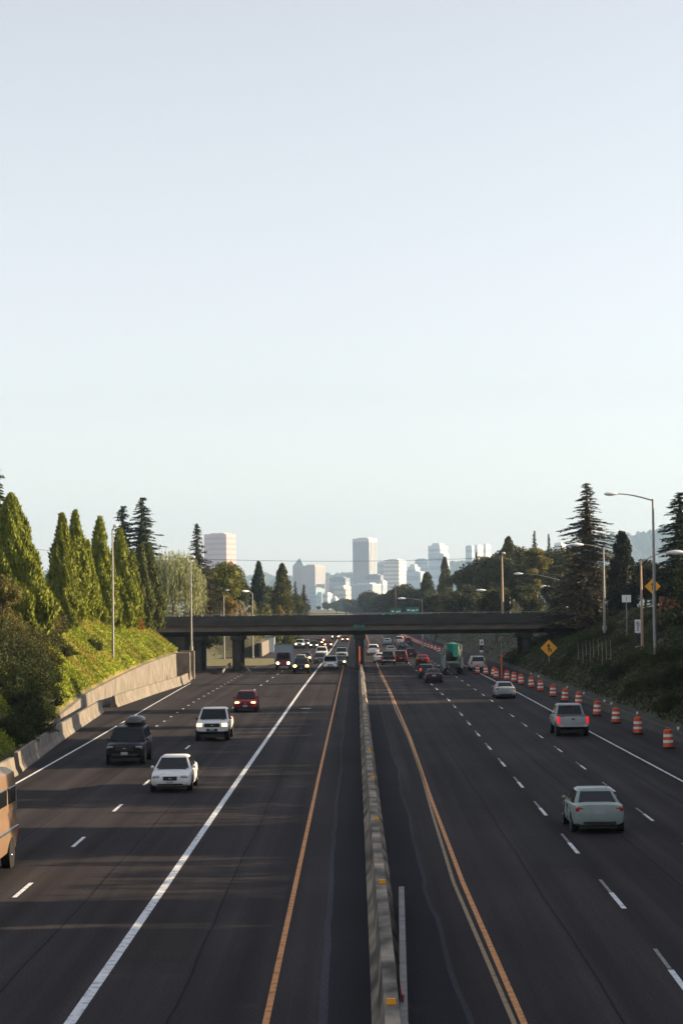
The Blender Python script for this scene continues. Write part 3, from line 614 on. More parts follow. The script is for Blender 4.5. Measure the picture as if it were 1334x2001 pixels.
BAR = [(1306, 1463), (1246, 1435), (1203, 1414), (1166, 1399), (1130, 1378), (1103, 1371), (1080, 1362), (1056, 1351), (1038, 1344), (1018, 1338), (1004, 1334), (990, 1330), (969, 1326), (964, 1322), (949, 1319), (932, 1317), (918, 1306), (901, 1299)]
pb = None
ordn = ['first', 'second', 'third', 'fourth', 'fifth', 'sixth', 'seventh', 'eighth', 'ninth', 'tenth', 'eleventh', 'twelfth', 'thirteenth', 'fourteenth', 'fifteenth', 'sixteenth', 'seventeenth', 'eighteenth', 'nineteenth', 'twentieth']
def fo(n):
    n += 1
    if n <= 20: return ordn[n - 1]
    tens = {2: 'twenty', 3: 'thirty', 4: 'forty', 5: 'fifty', 6: 'sixty'}[n // 10]
    return tens + ('-' + ordn[n % 10 - 1] if n % 10 else 'th')
cnt = 0
def put_barrel(x, y, rz):
    global pb, cnt
    if pb is None: pb = make_barrel(); o = pb
    else: o = copy_tree(pb)
    o.location = (x, y, .01); o.rotation_euler = (random.uniform(-.05, .05), random.uniform(-.05, .05), rz)
    tag(o, f'orange and white barrel, {fo(cnt)} from the camera along the shoulder', 'barrel', 'orange barrels along the shoulder'); cnt += 1
for px, py in BAR:
    g = gp(px, py); put_barrel(g.x, g.y, random.uniform(0, 6))
y = 330
while y < 640: put_barrel(lerp([(330, 14.9), (450, 13.2), (640, 12.3)], y), y, random.uniform(0, 6)); y += 13
g = gp(980, 1327); t = thing('marker_post', 'slim bright orange post standing among the barrels', 'marker', (g.x, g.y, 0))
MB().tube([(0, 0, .05), (0, 0, 2.7)], .085, 8).build('post', M['orange'], t); MB().tube([(0, 0, 2.7), (0, 0, 3.9)], .03, 6).build('whip', M['steel'], t); MB().lathe([(.3, 0), (.25, .08)], n=12).build('base', M['tyre'], t)

# ---------------------------------------------------------------- lamps and signs
def lamp(px, pyb, D, pyt, arm, label, m='steel', head=1.0, r=.12, rise=.8, group='street lamps', zb=None):
    b = dp(px, pyb, D); tp = dp(px, pyt, D)
    if D > 290: b.z = max(0, zt(b.x, D))
    h = tp.z - b.z
    t = thing('street_lamp', label, 'street lamp', b, group=group)
    MB().tube([(0, 0, -.6), (0, 0, .3), (0, 0, h)], [r * 1.2, r * 1.15, r * .62], 10).build('pole', M[m], t, smooth=50)
    MB().lathe([(r * 2.0, -.3), (r * 2.0, .12), (r * 1.3, .2)], n=10).build('base', M[m], t)
    ax, ay = arm; L = math.hypot(ax, ay); pts = [(ax * u, ay * u, h - .12 + rise * math.sin(u * math.pi / 2)) for u in (0, .15, .3, .5, .7, .85, 1)]
    MB().tube(pts, [r * .45] * 4 + [r * .35] * 3, 6).build('arm', M[m], t, smooth=50)
    e = Vector(pts[-1]); d = Vector((ax, ay, 0)).normalized(); n = Vector((-d.y, d.x, 0)); rs = []
    for u, wd, hh in ((-.05, .05, .05), (.1, .12, .09), (.4, .19, .14), (.7, .17, .12), (.88, .08, .06)):
        c = e + d * u * head; rs.append([c + n * wd * head * math.cos(k * math.pi / 5) + Vector((0, 0, hh * head * math.sin(k * math.pi / 5))) for k in range(10)])
    MB().rings(rs).build('lamp_head', M['lampglass'], t, smooth=60)
    return t
lamp(1281, 1318, 168, 975, (-2.9, -.2), 'tallest lamp post, its long curved arm reaching out over the freeway', head=1.15, r=.14, rise=.55)
lamp(1255, 1292, 192, 1097, (2.4, -.1), 'brownish lamp post whose arm points away from the freeway toward the fir', 'steel_warm', head=1.7, r=.13, rise=.9)
lamp(1181, 1226, 230, 1070, (-2.3, -.4), 'lamp post with a pale lower half in front of the big ragged spruce', head=1.6, r=.13, rise=.45)
lamp(982, 1204, 276, 1086, (.05, -1.6), 'orange-lit brown lamp post on the overpass deck', 'steel_warm', head=1.2, r=.14, rise=.4)
lamp(221, 1296, 190, 1034, (.5, -2.4), 'tall lamp post rising from the sunny bank on the left', head=1.2, r=.105, rise=.3)
lamp(374, 1266, 243, 1093, (.4, -2.2), 'lamp post at the bridge end behind the buttress slabs', head=1.2, r=.105, rise=.3)
lamp(438, 1290, 335, 1162, (.4, -.9), 'thin lamp post beside the ochre bushes left of the road', head=1.2, r=.11)
lamp(494, 1285, 345, 1160, (-.6, -.5), 'lamp post standing before the narrow dark cypress', head=1.5, r=.12, rise=.5)
lamp(1092, 1200, 350, 1132, (-6.0, -.3), 'lamp post half buried in trees, its very long arm reaching over the sunny poplar', head=1.6, r=.12, rise=1.1)
lamp(996, 1205, 345, 1160, (-4.0, -.3), 'lamp with a long low arm just behind the orange-lit lamp post', head=1.7, r=.12, rise=.7)
lamp(1125, 1215, 320, 1147, (-4.0, -.3), 'lamp with a low arm beside the ragged spruce trunk', head=1.6, r=.12, rise=.2)
lamp(825, 1215, 420, 1172, (-3.4, -.3), 'pale lamp post right of the green gantry sign', head=1.7, r=.12, rise=.4)
lamp(862, 1225, 520, 1172, (-2.4, -.3), 'distant lamp past the gantry, in front of dark trees', head=1.8, r=.12, rise=.3)
lamp(350, 1215, 300, 1150, (.3, -1.0), 'pale lamp post under the willow', head=.9, r=.12, rise=.2)
pl = dp(773, 1215, 400); up_ = thing('utility_pole', 'bare thin pole behind the gantry signs', 'pole', (pl.x, pl.y, 0)); MB().tube([(0, 0, 0), (0, 0, dp(773, 1142, 400).z)], [.16, .11], 8).build('pole', M['bark'], up_); MB().box((0, 0, dp(773, 1142, 400).z - .5), (1.6, .1, .1)).build('crossarm', M['bark'], up_)

def diamond(px, py, D, size, base_z, label, merge=True):
    c = dp(px, py, D); t = thing('merge_sign', label, 'road sign', (c.x, D, base_z)); z = c.z - base_z; s = size / 2
    MB().tube([(0, .05, -.3), (0, .05, z + s * .5)], .055, 8).build('post', M['steel'], t)
    def dia(s_, y0, y1): return MB().rings([[(0, y0, z - s_), (s_, y0, z), (0, y0, z + s_), (-s_, y0, z)], [(0, y1, z - s_), (s_, y1, z), (0, y1, z + s_), (-s_, y1, z)]])
    p = dia(s, 0, -.03).build('sign_panel', M['sign_yellow'], t)
    ink = MB(); k = s * .9; y0, y1 = -.03, -.045
    def poly(pts): ink.rings([[(x * k, y0, z + zz * k) for x, zz in pts], [(x * k, y1, z + zz * k) for x, zz in pts]])
    sh = [(-.10, -.52), (.05, -.52), (.05, .18), (.24, .18), (-.02, .58), (-.28, .18), (-.10, .18)]
    poly(sh); poly([(.055, -.14), (.055, .06), (.36, -.24), (.36, -.52), (.20, -.52), (.20, -.30)])
    ink.build('merge_arrow', M['sign_ink'], p)
diamond(1072, 1266.5, 236, 1.9, 0.2, 'yellow diamond merge sign with a black arrow by the bridge column')
diamond(1275, 1146, 196, 1.5, zt(28.2, 196), 'yellow diamond sign up on the bank behind the tallest lamp post')
def panel_sign(px0, py0, px1, py1, D, zb, label, marks, lower=None):
    a, b = dp(px0, py0, D), dp(px1, py1, D); cx = (a.x + b.x) / 2; t = thing('road_sign', label, 'road sign', (cx, D, zb))
    MB().tube([(0, .05, -.3), (0, .05, a.z - zb)], .05, 8).build('post', M['steel'], t)
    p = MB().box((0, 0, (a.z + b.z) / 2 - zb), (b.x - a.x, .04, a.z - b.z), bev=.012).build('sign_panel', M['sign_white'], t)
    for (x, z, w_, h_) in marks:
        MB().box((x * (b.x - a.x) / 2, -.024, (a.z + b.z) / 2 - zb + z * (a.z - b.z) / 2), (w_ * (b.x - a.x), .012, h_ * (a.z - b.z))).build('legend_mark', M['sign_ink'], p)
    if lower:
        a2, b2 = dp(lower[0], lower[1], D), dp(lower[2], lower[3], D)
        MB().box(((a2.x + b2.x) / 2 - cx, 0, (a2.z + b2.z) / 2 - zb), (b2.x - a2.x, .04, a2.z - b2.z), bev=.012).build('lower_panel', M['sign_white'], t)
        MB().box((0, .02, (b.z + a2.z) / 2 - zb), ((b.x - a.x) * .7, .12, (b.z - a2.z) * .8), bev=.02).build('dark_backing', M['black'], t)
panel_sign(1239.5, 1211, 1252, 1237, 198, zt(26.5, 198), 'tall white notice with small black lettering on the shaded bank', [(-.1, .62, .5, .06), (.0, .35, .6, .07), (.1, .08, .45, .06), (.0, -.2, .35, .06), (.0, -.52, .16, .16)], (1240.5, 1263, 1253, 1272))
panel_sign(1214.5, 1163, 1232.5, 1177, 215, zt(29, 215), 'blank white rectangular board at the top of the shaded bank', [(-.03, 0, .04, .55)])
panel_sign(936.5, 1250, 944.5, 1260.5, 330, 0, 'small white upright sign glimpsed under the bridge on the right', [(0, .2, .4, .12), (0, -.25, .5, .2)], (936.5, 1271, 944, 1275))
gy = 470; gn = thing('sign_gantry', 'overhead gantry with green guide signs just showing above the bridge', 'sign gantry', (0, gy, 0))
for x in (.4, 16.5): MB().tube([(x, .4, 0), (x, .4, 6.9)], .2, 10).build('post', M['steel_dull'], gn)
MB().box((8.45, .4, 6.6), (15.7, .4, .3)).build('beam', M['steel_dull'], gn)
for (px0, py0, px1, tx) in ((744, 1196.5, 767, ''), (762, 1189.5, 784, ''), (792, 1187, 819, '')):
    a, b = dp(px0, py0, gy), dp(px1, py0, gy)
    s_ = MB().box(((a.x + b.x) / 2, 0 if px0 != 744 else -.1, a.z - 1.2), (b.x - a.x, .08, 2.4), bev=.03).build('sign_panel', M['sign_green'], gn)
    for k, (u, wv) in enumerate(((-.28, .2), (.05, .28), (.33, .12))):
        MB().box(((a.x + b.x) / 2 + u * (b.x - a.x), -.06 - (.1 if px0 == 744 else 0), a.z - .62 - .1 * (k % 2)), (wv * (b.x - a.x), .02, .34)).build('lettering', M['sign_white'], s_)

# guard rail ends and gore island beyond the bridge
def guard(name_label, pts, hgt=.7):
    t = thing('guardrail', name_label, 'guardrail', (pts[0][0], pts[0][1], 0)); o = Vector((pts[0][0], pts[0][1], 0))
    P = [Vector((x, y, z)) - o for x, y, z in pts]
    MB().rings([[p + Vector((0, 0, -.16)), p + Vector((.07, 0, -.16)), p + Vector((.07, 0, .16)), p + Vector((0, 0, .16))] for p in P]).build('rail', M['steel'], t)
    for p in P[::2]: MB().box((p.x, p.y + .1, p.z / 2), (.12, .12, max(.1, p.z))).build('post', M['bark'], t)
guard('bent guardrail end on the gore under the bridge', [(*gp(488 - 8 * k, 1317 - 5.5 * k + k * k * .6)[:2], .25 + .2 * min(k, 3)) for k in range(5)])
guard('short guardrail curl beside the shaded ramp', [(*gp(434 + 4 * k, 1318 - 2.5 * k)[:2], .3 + .15 * min(k, 3)) for k in range(5)])
gi = MB(); pts = [gp(400, 1299), gp(552, 1298), gp(560, 1292), gp(400, 1290)]
strip('grass_verge', [(gp(470, 1302).y, gp(405, 1302).x, gp(520, 1302).x), (gp(470, 1296).y, gp(392, 1296).x, gp(550, 1296).x), (gp(470, 1288).y, gp(380, 1288).x, gp(545, 1288).x)], mat('dry_grass', (.12, .11, .04), .95, var=.4, scale=1), .06)
# things seen under the bridge on the left
hs_ = dp(437, 1290, 400); h = thing('pale_house', 'pale stucco house glimpsed under the bridge behind bushes', 'house', (hs_.x, 400, .8))
MB().box((0, 2, 2.4), (5.6, 4, 5.2)).build('wall', M['stucco'], h); MB().rings([[(-3.1, -.3, 5.0), (3.1, -.3, 5.0), (3.1, 4.3, 5.0), (-3.1, 4.3, 5.0)], [(-1, 2, 6.6), (1, 2, 6.6), (1, 2.1, 6.6), (-1, 2.1, 6.6)]]).build('roof', M['roof'], h)
for x in (-1.2, 1.3): MB().box((x, -.02, 2.6), (.9, .08, 1.3)).build('window', M['glass'], h)
sh_ = dp(521, 1275, 385); h = thing('white_shed', 'pale blue-white ribbed shed glimpsed under the bridge', 'shed', (sh_.x, 385, 0))
MB().box((0, 1, 1.4), (2.9, 2, 2.8)).build('wall', mat('blue_white_siding', (.42, .50, .60), .6), h); MB().box((0, 1, 2.85), (3.1, 2.2, .12)).build('roof', M['roof'], h)
for k in range(6): MB().box((-1.25 + k * .5, -.03, 1.35), (.08, .06, 2.6)).build('rib', M['white'], h)
# timber fence on top of the right bank
f = thing('timber_fence', 'reddish-brown timber fence on top of the shaded bank under the fir', 'fence', (30.6, 199, 6.3))
fb = MB()
for k in range(62): fb.box((-1.9 + k * .24, random.uniform(-.012, .012), 1.72 + random.uniform(-.04, .04)), (.215, .03, 1.25))
fb.build('boards', M['wood'], f)
for k in range(7): MB().box((-1.9 + k * 2.45, .08, 1.05), (.12, .1, 2.7)).build('post', M['wood'], f)
# ---------------------------------------------------------------- power line
wl = MB(); A, B_ = dp(-60, 1062, 520), dp(1000, 1088, 520)
wl.tube([A.lerp(B_, u) + Vector((0, 0, -2.5 * 4 * u * (1 - u))) for u in np.linspace(0, 1, 20)], .045, 5); tag(wl.build('power_cable', M['black']), 'thin overhead cable crossing the sky in front of the towers', 'cable')

# ---------------------------------------------------------------- plants
def cards(P, U, Wd, ln, wd):
    """leaf-shaped rhombs at P along U, across Wd"""
    U = U / np.maximum(1e-6, np.linalg.norm(U, axis=1, keepdims=True)); Wd = np.cross(U, Wd); Wd = Wd / np.maximum(1e-6, np.linalg.norm(Wd, axis=1, keepdims=True))
    ln = np.reshape(ln, (-1, 1)) * np.ones((len(P), 1)); wd = np.reshape(wd, (-1, 1)) * np.ones((len(P), 1))
    V = np.stack([P - U * ln, P + Wd * wd - U * ln * .1, P + U * ln, P - Wd * wd - U * ln * .1], 1).reshape(-1, 3)
    F = np.arange(len(V)).reshape(-1, 4); return V, F
def rnd(n): 
    v = rng.normal(size=(n, 3)); return v / np.linalg.norm(v, axis=1, keepdims=True)
def merge(parts):
    V = []; F = []; n = 0
    for v, f in parts: V.append(v); F.append(f + n); n += len(v)
    return np.concatenate(V), np.concatenate(F)
def core_grid(fr, H, z0, nz=14, na=16):
    """inner closed-ish dark core so crowns are not see-through: fr(t, a) -> radius"""
    V = []; 
    for i in range(nz + 1):
        t = i / nz
        for k in range(na):
            a = 2 * math.pi * k / na; r = fr(t, a); V.append((r * math.cos(a), r * math.sin(a), z0 + t * (H - z0)))
    F = [(i * na + k, i * na + (k + 1) % na, (i + 1) * na + (k + 1) % na, (i + 1) * na + k) for i in range(nz) for k in range(na)]
    return np.array(V), np.array(F)
def crown_arbor(H=10, Rr=1.45, n=11000, seed=0, lk=1.0):
    r_ = np.random.default_rng(seed); ph = r_.uniform(0, 6.28, 8)
    def prof(t): return (1 - t) ** .8 * (.66 + .42 * np.minimum(1, t / .22))
    def lump(t, a): return 1 + lk * (.13 * np.sin(3 * a + ph[0] + 5 * t) + .10 * np.sin(5 * a + ph[1] - 9 * t) + .09 * np.sin(8 * a + ph[2] + 17 * t) + .06 * np.sin(23 * t + ph[3] + 2 * a) + .05 * np.sin(13 * a + 31 * t + ph[4]))
    t = r_.uniform(0, 1, n) ** 1.15; a = r_.uniform(0, 6.283, n)
    rr = Rr * prof(t) * lump(t, a) * (1 - .28 * r_.uniform(0, 1, n) ** 2) + r_.normal(0, .07, n)
    out = np.stack([np.cos(a), np.sin(a), np.zeros(n)], 1); P = out * rr[:, None]; P[:, 2] = .15 + t * (H - .2)
    U = out * r_.uniform(.1, .8, (n, 1)) + np.array([0, 0, 1.0]) + r_.normal(0, .3, (n, 3))
    c = core_grid(lambda t_, a_: float(Rr * .78 * prof(t_) * lump(t_, a_)), H * .96, .1)
    return merge([cards(P, U, out + r_.normal(0, .6, (n, 3)), r_.uniform(.12, .30, n), r_.uniform(.05, .10, n)), c])
def crown_fir(H=16, Rr=3.4, step=.34, droop=.35, seed=0, keep=.88, z0=.06, pw=.8, dens=1.0, core=.35):
    r_ = np.random.default_rng(seed); Ps = []; Us = []; Ws = []; Ls = []; Wd = []
    z = H * z0
    while z < H * .985:
        t = z / H; nb = 7 if t < .75 else 5
        for b in range(nb):
            if r_.uniform() > keep: continue
            a = r_.uniform(0, 6.283); L = Rr * (1 - t) ** pw * r_.uniform(.45, 1.15) * (1 + .22 * math.sin(a * 2 + seed + 9 * t)) + .12
            m = max(3, int(L / .13 * dens)); u = np.linspace(.12, 1, m); zz = z + r_.uniform(-.12, .12) - droop * L * u ** 1.6 * (1 - .5 * t) + .22 * L * np.maximum(0, u - .7)
            base = np.stack([np.cos(a) * L * u, np.sin(a) * L * u, zz], 1); side = np.array([-math.sin(a), math.cos(a), 0])
            for s in (-1, 1, 0):
                sp = .42 * L * (1 - u * .75) * r_.uniform(.3, 1, m) * s
                P = base + side * sp[:, None] + r_.normal(0, .05, (m, 3)); Ps.append(P)
                Us.append(np.array([math.cos(a), math.sin(a), -.35]) + side * s * .8 + r_.normal(0, .3, (m, 3))); Ws.append(np.array([0, 0, 1.0]) + r_.normal(0, .45, (m, 3)))
                Ls.append(r_.uniform(.16, .34, m)); Wd.append(r_.uniform(.05, .11, m))
        z += step * (1 - .35 * t)
    P = np.concatenate(Ps); parts = [cards(P, np.concatenate(Us), np.concatenate(Ws), np.concatenate(Ls), np.concatenate(Wd))]
    if core:
        parts.append(core_grid(lambda t_, a_: Rr * core * (1 - t_) ** pw * (1 + .2 * math.sin(5 * a_ + 20 * t_)), H * .9, H * z0 * 1.3, 18, 12))
    return merge(parts)
def crown_broad(H=9, Rr=3.6, lobes=34, per=330, seed=0, low=.18, lsz=(.1, .22), taper=0):
    r_ = np.random.default_rng(seed); parts = []
    for k in range(lobes):
        d = rnd(1)[0]; q = r_.uniform(.35, 1) ** .5; zc = H * (low + (1 - low) * .5); zz = zc + d[2] * H * (1 - low) * .38 * q
        if taper: zz = H * (low + (1 - low) * r_.uniform(.04, .93) ** 1.2)
        tp = 1 - taper * max(0, zz / H - .15); ang = r_.uniform(0, 6.28); dx, dy = (math.cos(ang), math.sin(ang)) if taper else (d[0], d[1])
        c = np.array([dx * Rr * .74 * q * tp, dy * Rr * .74 * q * tp, zz])
        lr = Rr * r_.uniform(.24, .40) * (.45 + .55 * tp); n = per; dd = rnd(n); s = lr * (1 - .5 * r_.uniform(0, 1, n) ** 2.5)
        P = c + dd * s[:, None] * np.array([1, 1, .8]); parts.append(cards(P, dd + r_.normal(0, .8, (n, 3)), rnd(n), r_.uniform(*lsz, n), r_.uniform(lsz[0] * .6, lsz[1] * .55, n)))
        if k < lobes * .7:
            g = core_grid(lambda t_, a_: lr * .62 * math.sin(math.pi * min(.98, max(.02, t_))) ** .6, lr * .5, -lr * .5, 5, 8); parts.append((g[0] + c, g[1]))
    return merge(parts)
def crown_lobed(H=14, Rr=3.1, lobes=95, per=230, seed=0, pw=.62):
    r_ = np.random.default_rng(seed); parts = []
    for k in range(lobes):
        t = (k + r_.uniform(0, 1)) / lobes * .97; p = max(.03, (1 - t) ** pw * min(1, .75 + t)); a = k * 2.4 + r_.uniform(-.5, .5)
        lr = (.30 * p * Rr + .16) * r_.uniform(.75, 1.25); off = max(0, p * Rr - lr * .75) * r_.uniform(.55, 1.02)
        c = np.array([math.cos(a) * off, math.sin(a) * off, t * H]); n = int(per * (.45 + .8 * p)); dd = rnd(n); sr = lr * (1 - .5 * r_.uniform(0, 1, n) ** 2)
        P = c + dd * sr[:, None] * np.array([1, 1, 1.15]); parts.append(cards(P, dd + np.array([0, 0, .5]) + r_.normal(0, .6, (n, 3)), rnd(n), r_.uniform(.1, .25, n), r_.uniform(.05, .11, n)))
    parts.append(core_grid(lambda t_, a_: Rr * .62 * (1 - t_) ** pw * (1 + .2 * math.sin(4 * a_ + 15 * t_)), H * .93, .1, 16, 12))
    return merge(parts)
def crown_willow(H=9, Rr=4, n=900, seed=0):
    r_ = np.random.default_rng(seed); Ps = []; 
    d = rnd(n); d[:, 2] = np.abs(d[:, 2]); A = d * np.array([Rr, Rr, H * .42]) * r_.uniform(.55, 1, (n, 1)) + np.array([0, 0, H * .55])
    for k in range(16):
        Ps.append(A + d * np.array([.3, .3, 0]) * (k / 16) - np.array([0, 0, 1]) * (k * r_.uniform(.10, .26, (n, 1))) + r_.normal(0, .06, (n, 3)))
    P = np.concatenate(Ps); P = P[P[:, 2] > .2]; m = len(P)
    return cards(P, np.array([0, 0, -1.0]) + r_.normal(0, .35, (m, 3)), rnd(m), r_.uniform(.14, .28, m), r_.uniform(.03, .07, m))
def crown_shrub(H=1.6, Rr=1.5, n=2600, seed=0, ls=1.0):
    r_ = np.random.default_rng(seed); ph = r_.uniform(0, 6.28, 4); d = rnd(n); d[:, 2] = np.abs(d[:, 2]); a = np.arctan2(d[:, 1], d[:, 0])
    l = 1 + .22 * np.sin(3 * a + ph[0] + 3 * d[:, 2]) + .16 * np.sin(7 * a + ph[1] - 6 * d[:, 2])
    P = d * np.array([Rr, Rr, H]) * (l * (1 - .4 * r_.uniform(0, 1, n) ** 2))[:, None]
    c = core_grid(lambda t_, a_: Rr * .72 * math.sqrt(max(0, 1 - t_ ** 2)) * (1 + .2 * math.sin(3 * a_ + ph[0] + 3 * t_)), H * .72, -.2, 6, 12)
    return merge([cards(P, d + r_.normal(0, .7, (n, 3)) + np.array([0, 0, .4]), rnd(n), ls * r_.uniform(.09, .22, n), ls * r_.uniform(.05, .12, n)), c])
CROWNS = {
 'arbor': (10, [lambda: crown_arbor(seed=1, lk=1.5), lambda: crown_arbor(seed=2, lk=1.3), lambda: crown_arbor(seed=3, Rr=1.55, lk=1.7)], 'needle'),
 'fir': (16, [lambda: crown_fir(seed=4), lambda: crown_fir(seed=5, Rr=3.0, droop=.25)], 'needle'),
 'fir_dense': (14, [lambda: crown_fir(H=14, Rr=3.6, seed=6, step=.27, pw=.62, dens=1.1, core=.62), lambda: crown_fir(H=14, Rr=3.2, seed=7, step=.27, pw=.6, dens=1.1, core=.62)], 'needle'),
 'spruce': (20, [lambda: crown_fir(H=20, Rr=4.6, seed=8, step=.38, droop=.5, keep=.85, pw=.88, dens=.8, core=.22), lambda: crown_fir(H=20, Rr=3.4, seed=9, step=.38, droop=.5, pw=1.0, dens=.9, core=.3)], 'needle'),
 'broad': (9, [lambda: crown_broad(seed=10), lambda: crown_broad(seed=11, Rr=4.2), lambda: crown_broad(seed=12, Rr=3.0, H=9)], 'leaf'),
 'bushy': (10, [lambda: crown_arbor(seed=20, H=10, Rr=3.5, n=34000, lk=1.15)], 'needle'),
 'cone': (11, [lambda: crown_arbor(seed=21, H=11, Rr=2.7, n=14000, lk=1.7)], 'needle'),
 'ragged': (14, [lambda: crown_lobed(seed=31), lambda: crown_lobed(seed=32, Rr=3.4, pw=.55), lambda: crown_lobed(seed=33, Rr=2.9, pw=.7)], 'needle'),
 'poplar': (14, [lambda: crown_broad(seed=13, H=14, Rr=2.6, lobes=44)], 'leaf'),
 'willow': (9, [lambda: crown_willow(seed=14)], 'leaf'),
 'bush': (3.0, [lambda: crown_shrub(seed=25, H=3.0, Rr=2.5, n=9000, ls=.62), lambda: crown_shrub(seed=26, H=2.8, Rr=2.8, n=9000, ls=.62)], 'leaf'),
 'shrub': (1.6, [lambda: crown_shrub(seed=15), lambda: crown_shrub(seed=16, H=1.8), lambda: crown_shrub(seed=17, H=1.3, Rr=1.8)], 'leaf'),
}
_mesh = {}; _k = {}
def plant(kind, name, label, cat, x, y, z, h, wid=1.0, col=(.05, .07, .02), group=None, var=None):
    H0, mk, mm = CROWNS[kind]; i = _k.get(kind, 0) % len(mk) if var is None else var; _k[kind] = _k.get(kind, 0) + 1
    s = h / H0; t = thing(name, label, cat, (x, y, z), random.uniform(0, 6.28), group)
    if (kind, i) not in _mesh:
        V, F = mk[i](); o = np_mesh('crown' if kind not in ('shrub', 'bush') else 'foliage', V, F, M[mm], t)
        if kind in ('shrub', 'bush'): tr = MB().tube([(0, 0, -.4), (.05, 0, .3), (.1, .05, .8)], [.09, .07, .03], 6)
        elif kind in ('broad', 'willow'):
            tr = MB().tube([(0, 0, -.5), (0, .05, H0 * .2), (.1, 0, H0 * .5), (.2, .1, H0 * .75)], [.32, .24, .15, .05], 8)
            for q in range(5): a = q * 1.26; tr.tube([(0, 0, H0 * (.25 + .05 * q)), (math.cos(a) * 1.0, math.sin(a) * 1.0, H0 * (.42 + .05 * q)), (math.cos(a) * 2.1, math.sin(a) * 2.1, H0 * (.55 + .06 * q))], [.14, .09, .03], 6)
        else: tr = MB().tube([(0, 0, -.6), (0, 0, H0 * .4), (0, 0, H0 * .97)], [.3 * H0 / 14, .2 * H0 / 14, .02], 8)
        to = tr.build('trunk' if kind not in ('shrub', 'bush') else 'stem', M['bark'], t, smooth=50); _mesh[(kind, i)] = (o.data, to.data)
    else:
        a, b = _mesh[(kind, i)]
        o = link(bpy.data.objects.new('crown' if kind not in ('shrub', 'bush') else 'foliage', a), t); link(bpy.data.objects.new('trunk' if kind not in ('shrub', 'bush') else 'stem', b), t)
    t.scale = (s * wid, s * wid, s); o.color = (*col, 1); return t
def plant_px(kind, name, label, cat, px, D, pyt, wid=1.0, col=(.05, .07, .02), zb=None, group=None, var=None):
    x = dp(px, 1200, D).x; z = zt(x, D) if zb is None else zb; h = dp(px, pyt, D).z - z
    return plant(kind, name, label, cat, x, D, z - .1, h + .1, wid, col, group, var)
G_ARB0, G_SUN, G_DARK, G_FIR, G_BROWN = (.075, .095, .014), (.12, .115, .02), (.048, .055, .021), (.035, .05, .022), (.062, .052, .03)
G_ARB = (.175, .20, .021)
# left bank: big conifer mass at the frame edge, then the arborvitae row
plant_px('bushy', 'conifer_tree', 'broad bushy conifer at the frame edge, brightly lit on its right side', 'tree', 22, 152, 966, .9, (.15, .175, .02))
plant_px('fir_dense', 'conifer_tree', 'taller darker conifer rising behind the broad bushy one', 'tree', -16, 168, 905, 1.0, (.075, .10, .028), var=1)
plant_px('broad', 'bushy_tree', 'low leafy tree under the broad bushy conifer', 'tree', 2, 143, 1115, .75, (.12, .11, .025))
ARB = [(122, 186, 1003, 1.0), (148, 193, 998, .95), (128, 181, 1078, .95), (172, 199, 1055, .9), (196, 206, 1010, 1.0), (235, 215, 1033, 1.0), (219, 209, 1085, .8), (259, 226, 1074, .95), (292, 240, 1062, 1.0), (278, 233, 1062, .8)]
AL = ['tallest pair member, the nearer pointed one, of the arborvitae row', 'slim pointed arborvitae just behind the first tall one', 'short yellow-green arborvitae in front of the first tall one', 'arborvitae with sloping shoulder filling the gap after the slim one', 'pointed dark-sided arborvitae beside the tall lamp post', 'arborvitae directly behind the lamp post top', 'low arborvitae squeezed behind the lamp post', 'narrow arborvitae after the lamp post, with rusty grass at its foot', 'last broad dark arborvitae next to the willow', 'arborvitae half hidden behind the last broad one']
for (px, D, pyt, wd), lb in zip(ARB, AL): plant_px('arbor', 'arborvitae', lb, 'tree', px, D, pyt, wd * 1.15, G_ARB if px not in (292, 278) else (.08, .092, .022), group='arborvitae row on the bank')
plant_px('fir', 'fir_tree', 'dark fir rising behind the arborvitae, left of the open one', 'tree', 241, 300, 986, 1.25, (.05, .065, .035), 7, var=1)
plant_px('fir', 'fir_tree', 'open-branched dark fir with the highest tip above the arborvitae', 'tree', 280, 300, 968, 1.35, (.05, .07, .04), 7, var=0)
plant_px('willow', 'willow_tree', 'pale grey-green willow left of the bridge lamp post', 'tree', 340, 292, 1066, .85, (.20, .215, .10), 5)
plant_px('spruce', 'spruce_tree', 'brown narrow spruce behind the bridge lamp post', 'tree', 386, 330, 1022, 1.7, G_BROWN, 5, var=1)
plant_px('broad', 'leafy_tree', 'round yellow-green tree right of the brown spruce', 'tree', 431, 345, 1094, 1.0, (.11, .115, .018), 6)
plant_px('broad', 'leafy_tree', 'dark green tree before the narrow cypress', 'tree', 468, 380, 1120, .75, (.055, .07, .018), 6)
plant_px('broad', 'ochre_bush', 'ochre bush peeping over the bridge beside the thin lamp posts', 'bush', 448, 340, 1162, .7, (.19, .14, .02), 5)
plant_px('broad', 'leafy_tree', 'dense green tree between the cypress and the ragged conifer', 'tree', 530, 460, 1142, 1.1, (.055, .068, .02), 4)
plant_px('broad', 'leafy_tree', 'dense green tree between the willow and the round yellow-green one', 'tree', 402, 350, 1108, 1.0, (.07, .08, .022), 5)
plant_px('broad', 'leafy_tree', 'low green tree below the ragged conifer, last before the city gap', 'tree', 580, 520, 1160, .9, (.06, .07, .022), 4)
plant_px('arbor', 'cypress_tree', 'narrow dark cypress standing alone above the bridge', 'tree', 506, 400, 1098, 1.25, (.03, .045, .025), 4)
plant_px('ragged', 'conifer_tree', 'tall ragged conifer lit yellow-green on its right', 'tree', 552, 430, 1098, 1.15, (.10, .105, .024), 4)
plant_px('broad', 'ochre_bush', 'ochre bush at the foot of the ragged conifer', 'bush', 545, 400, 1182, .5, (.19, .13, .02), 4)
plant_px('spruce', 'spruce_tree', 'small brown spruce at the end of the trees before the city', 'tree', 594, 560, 1142, 1.7, G_BROWN, 3, var=1)
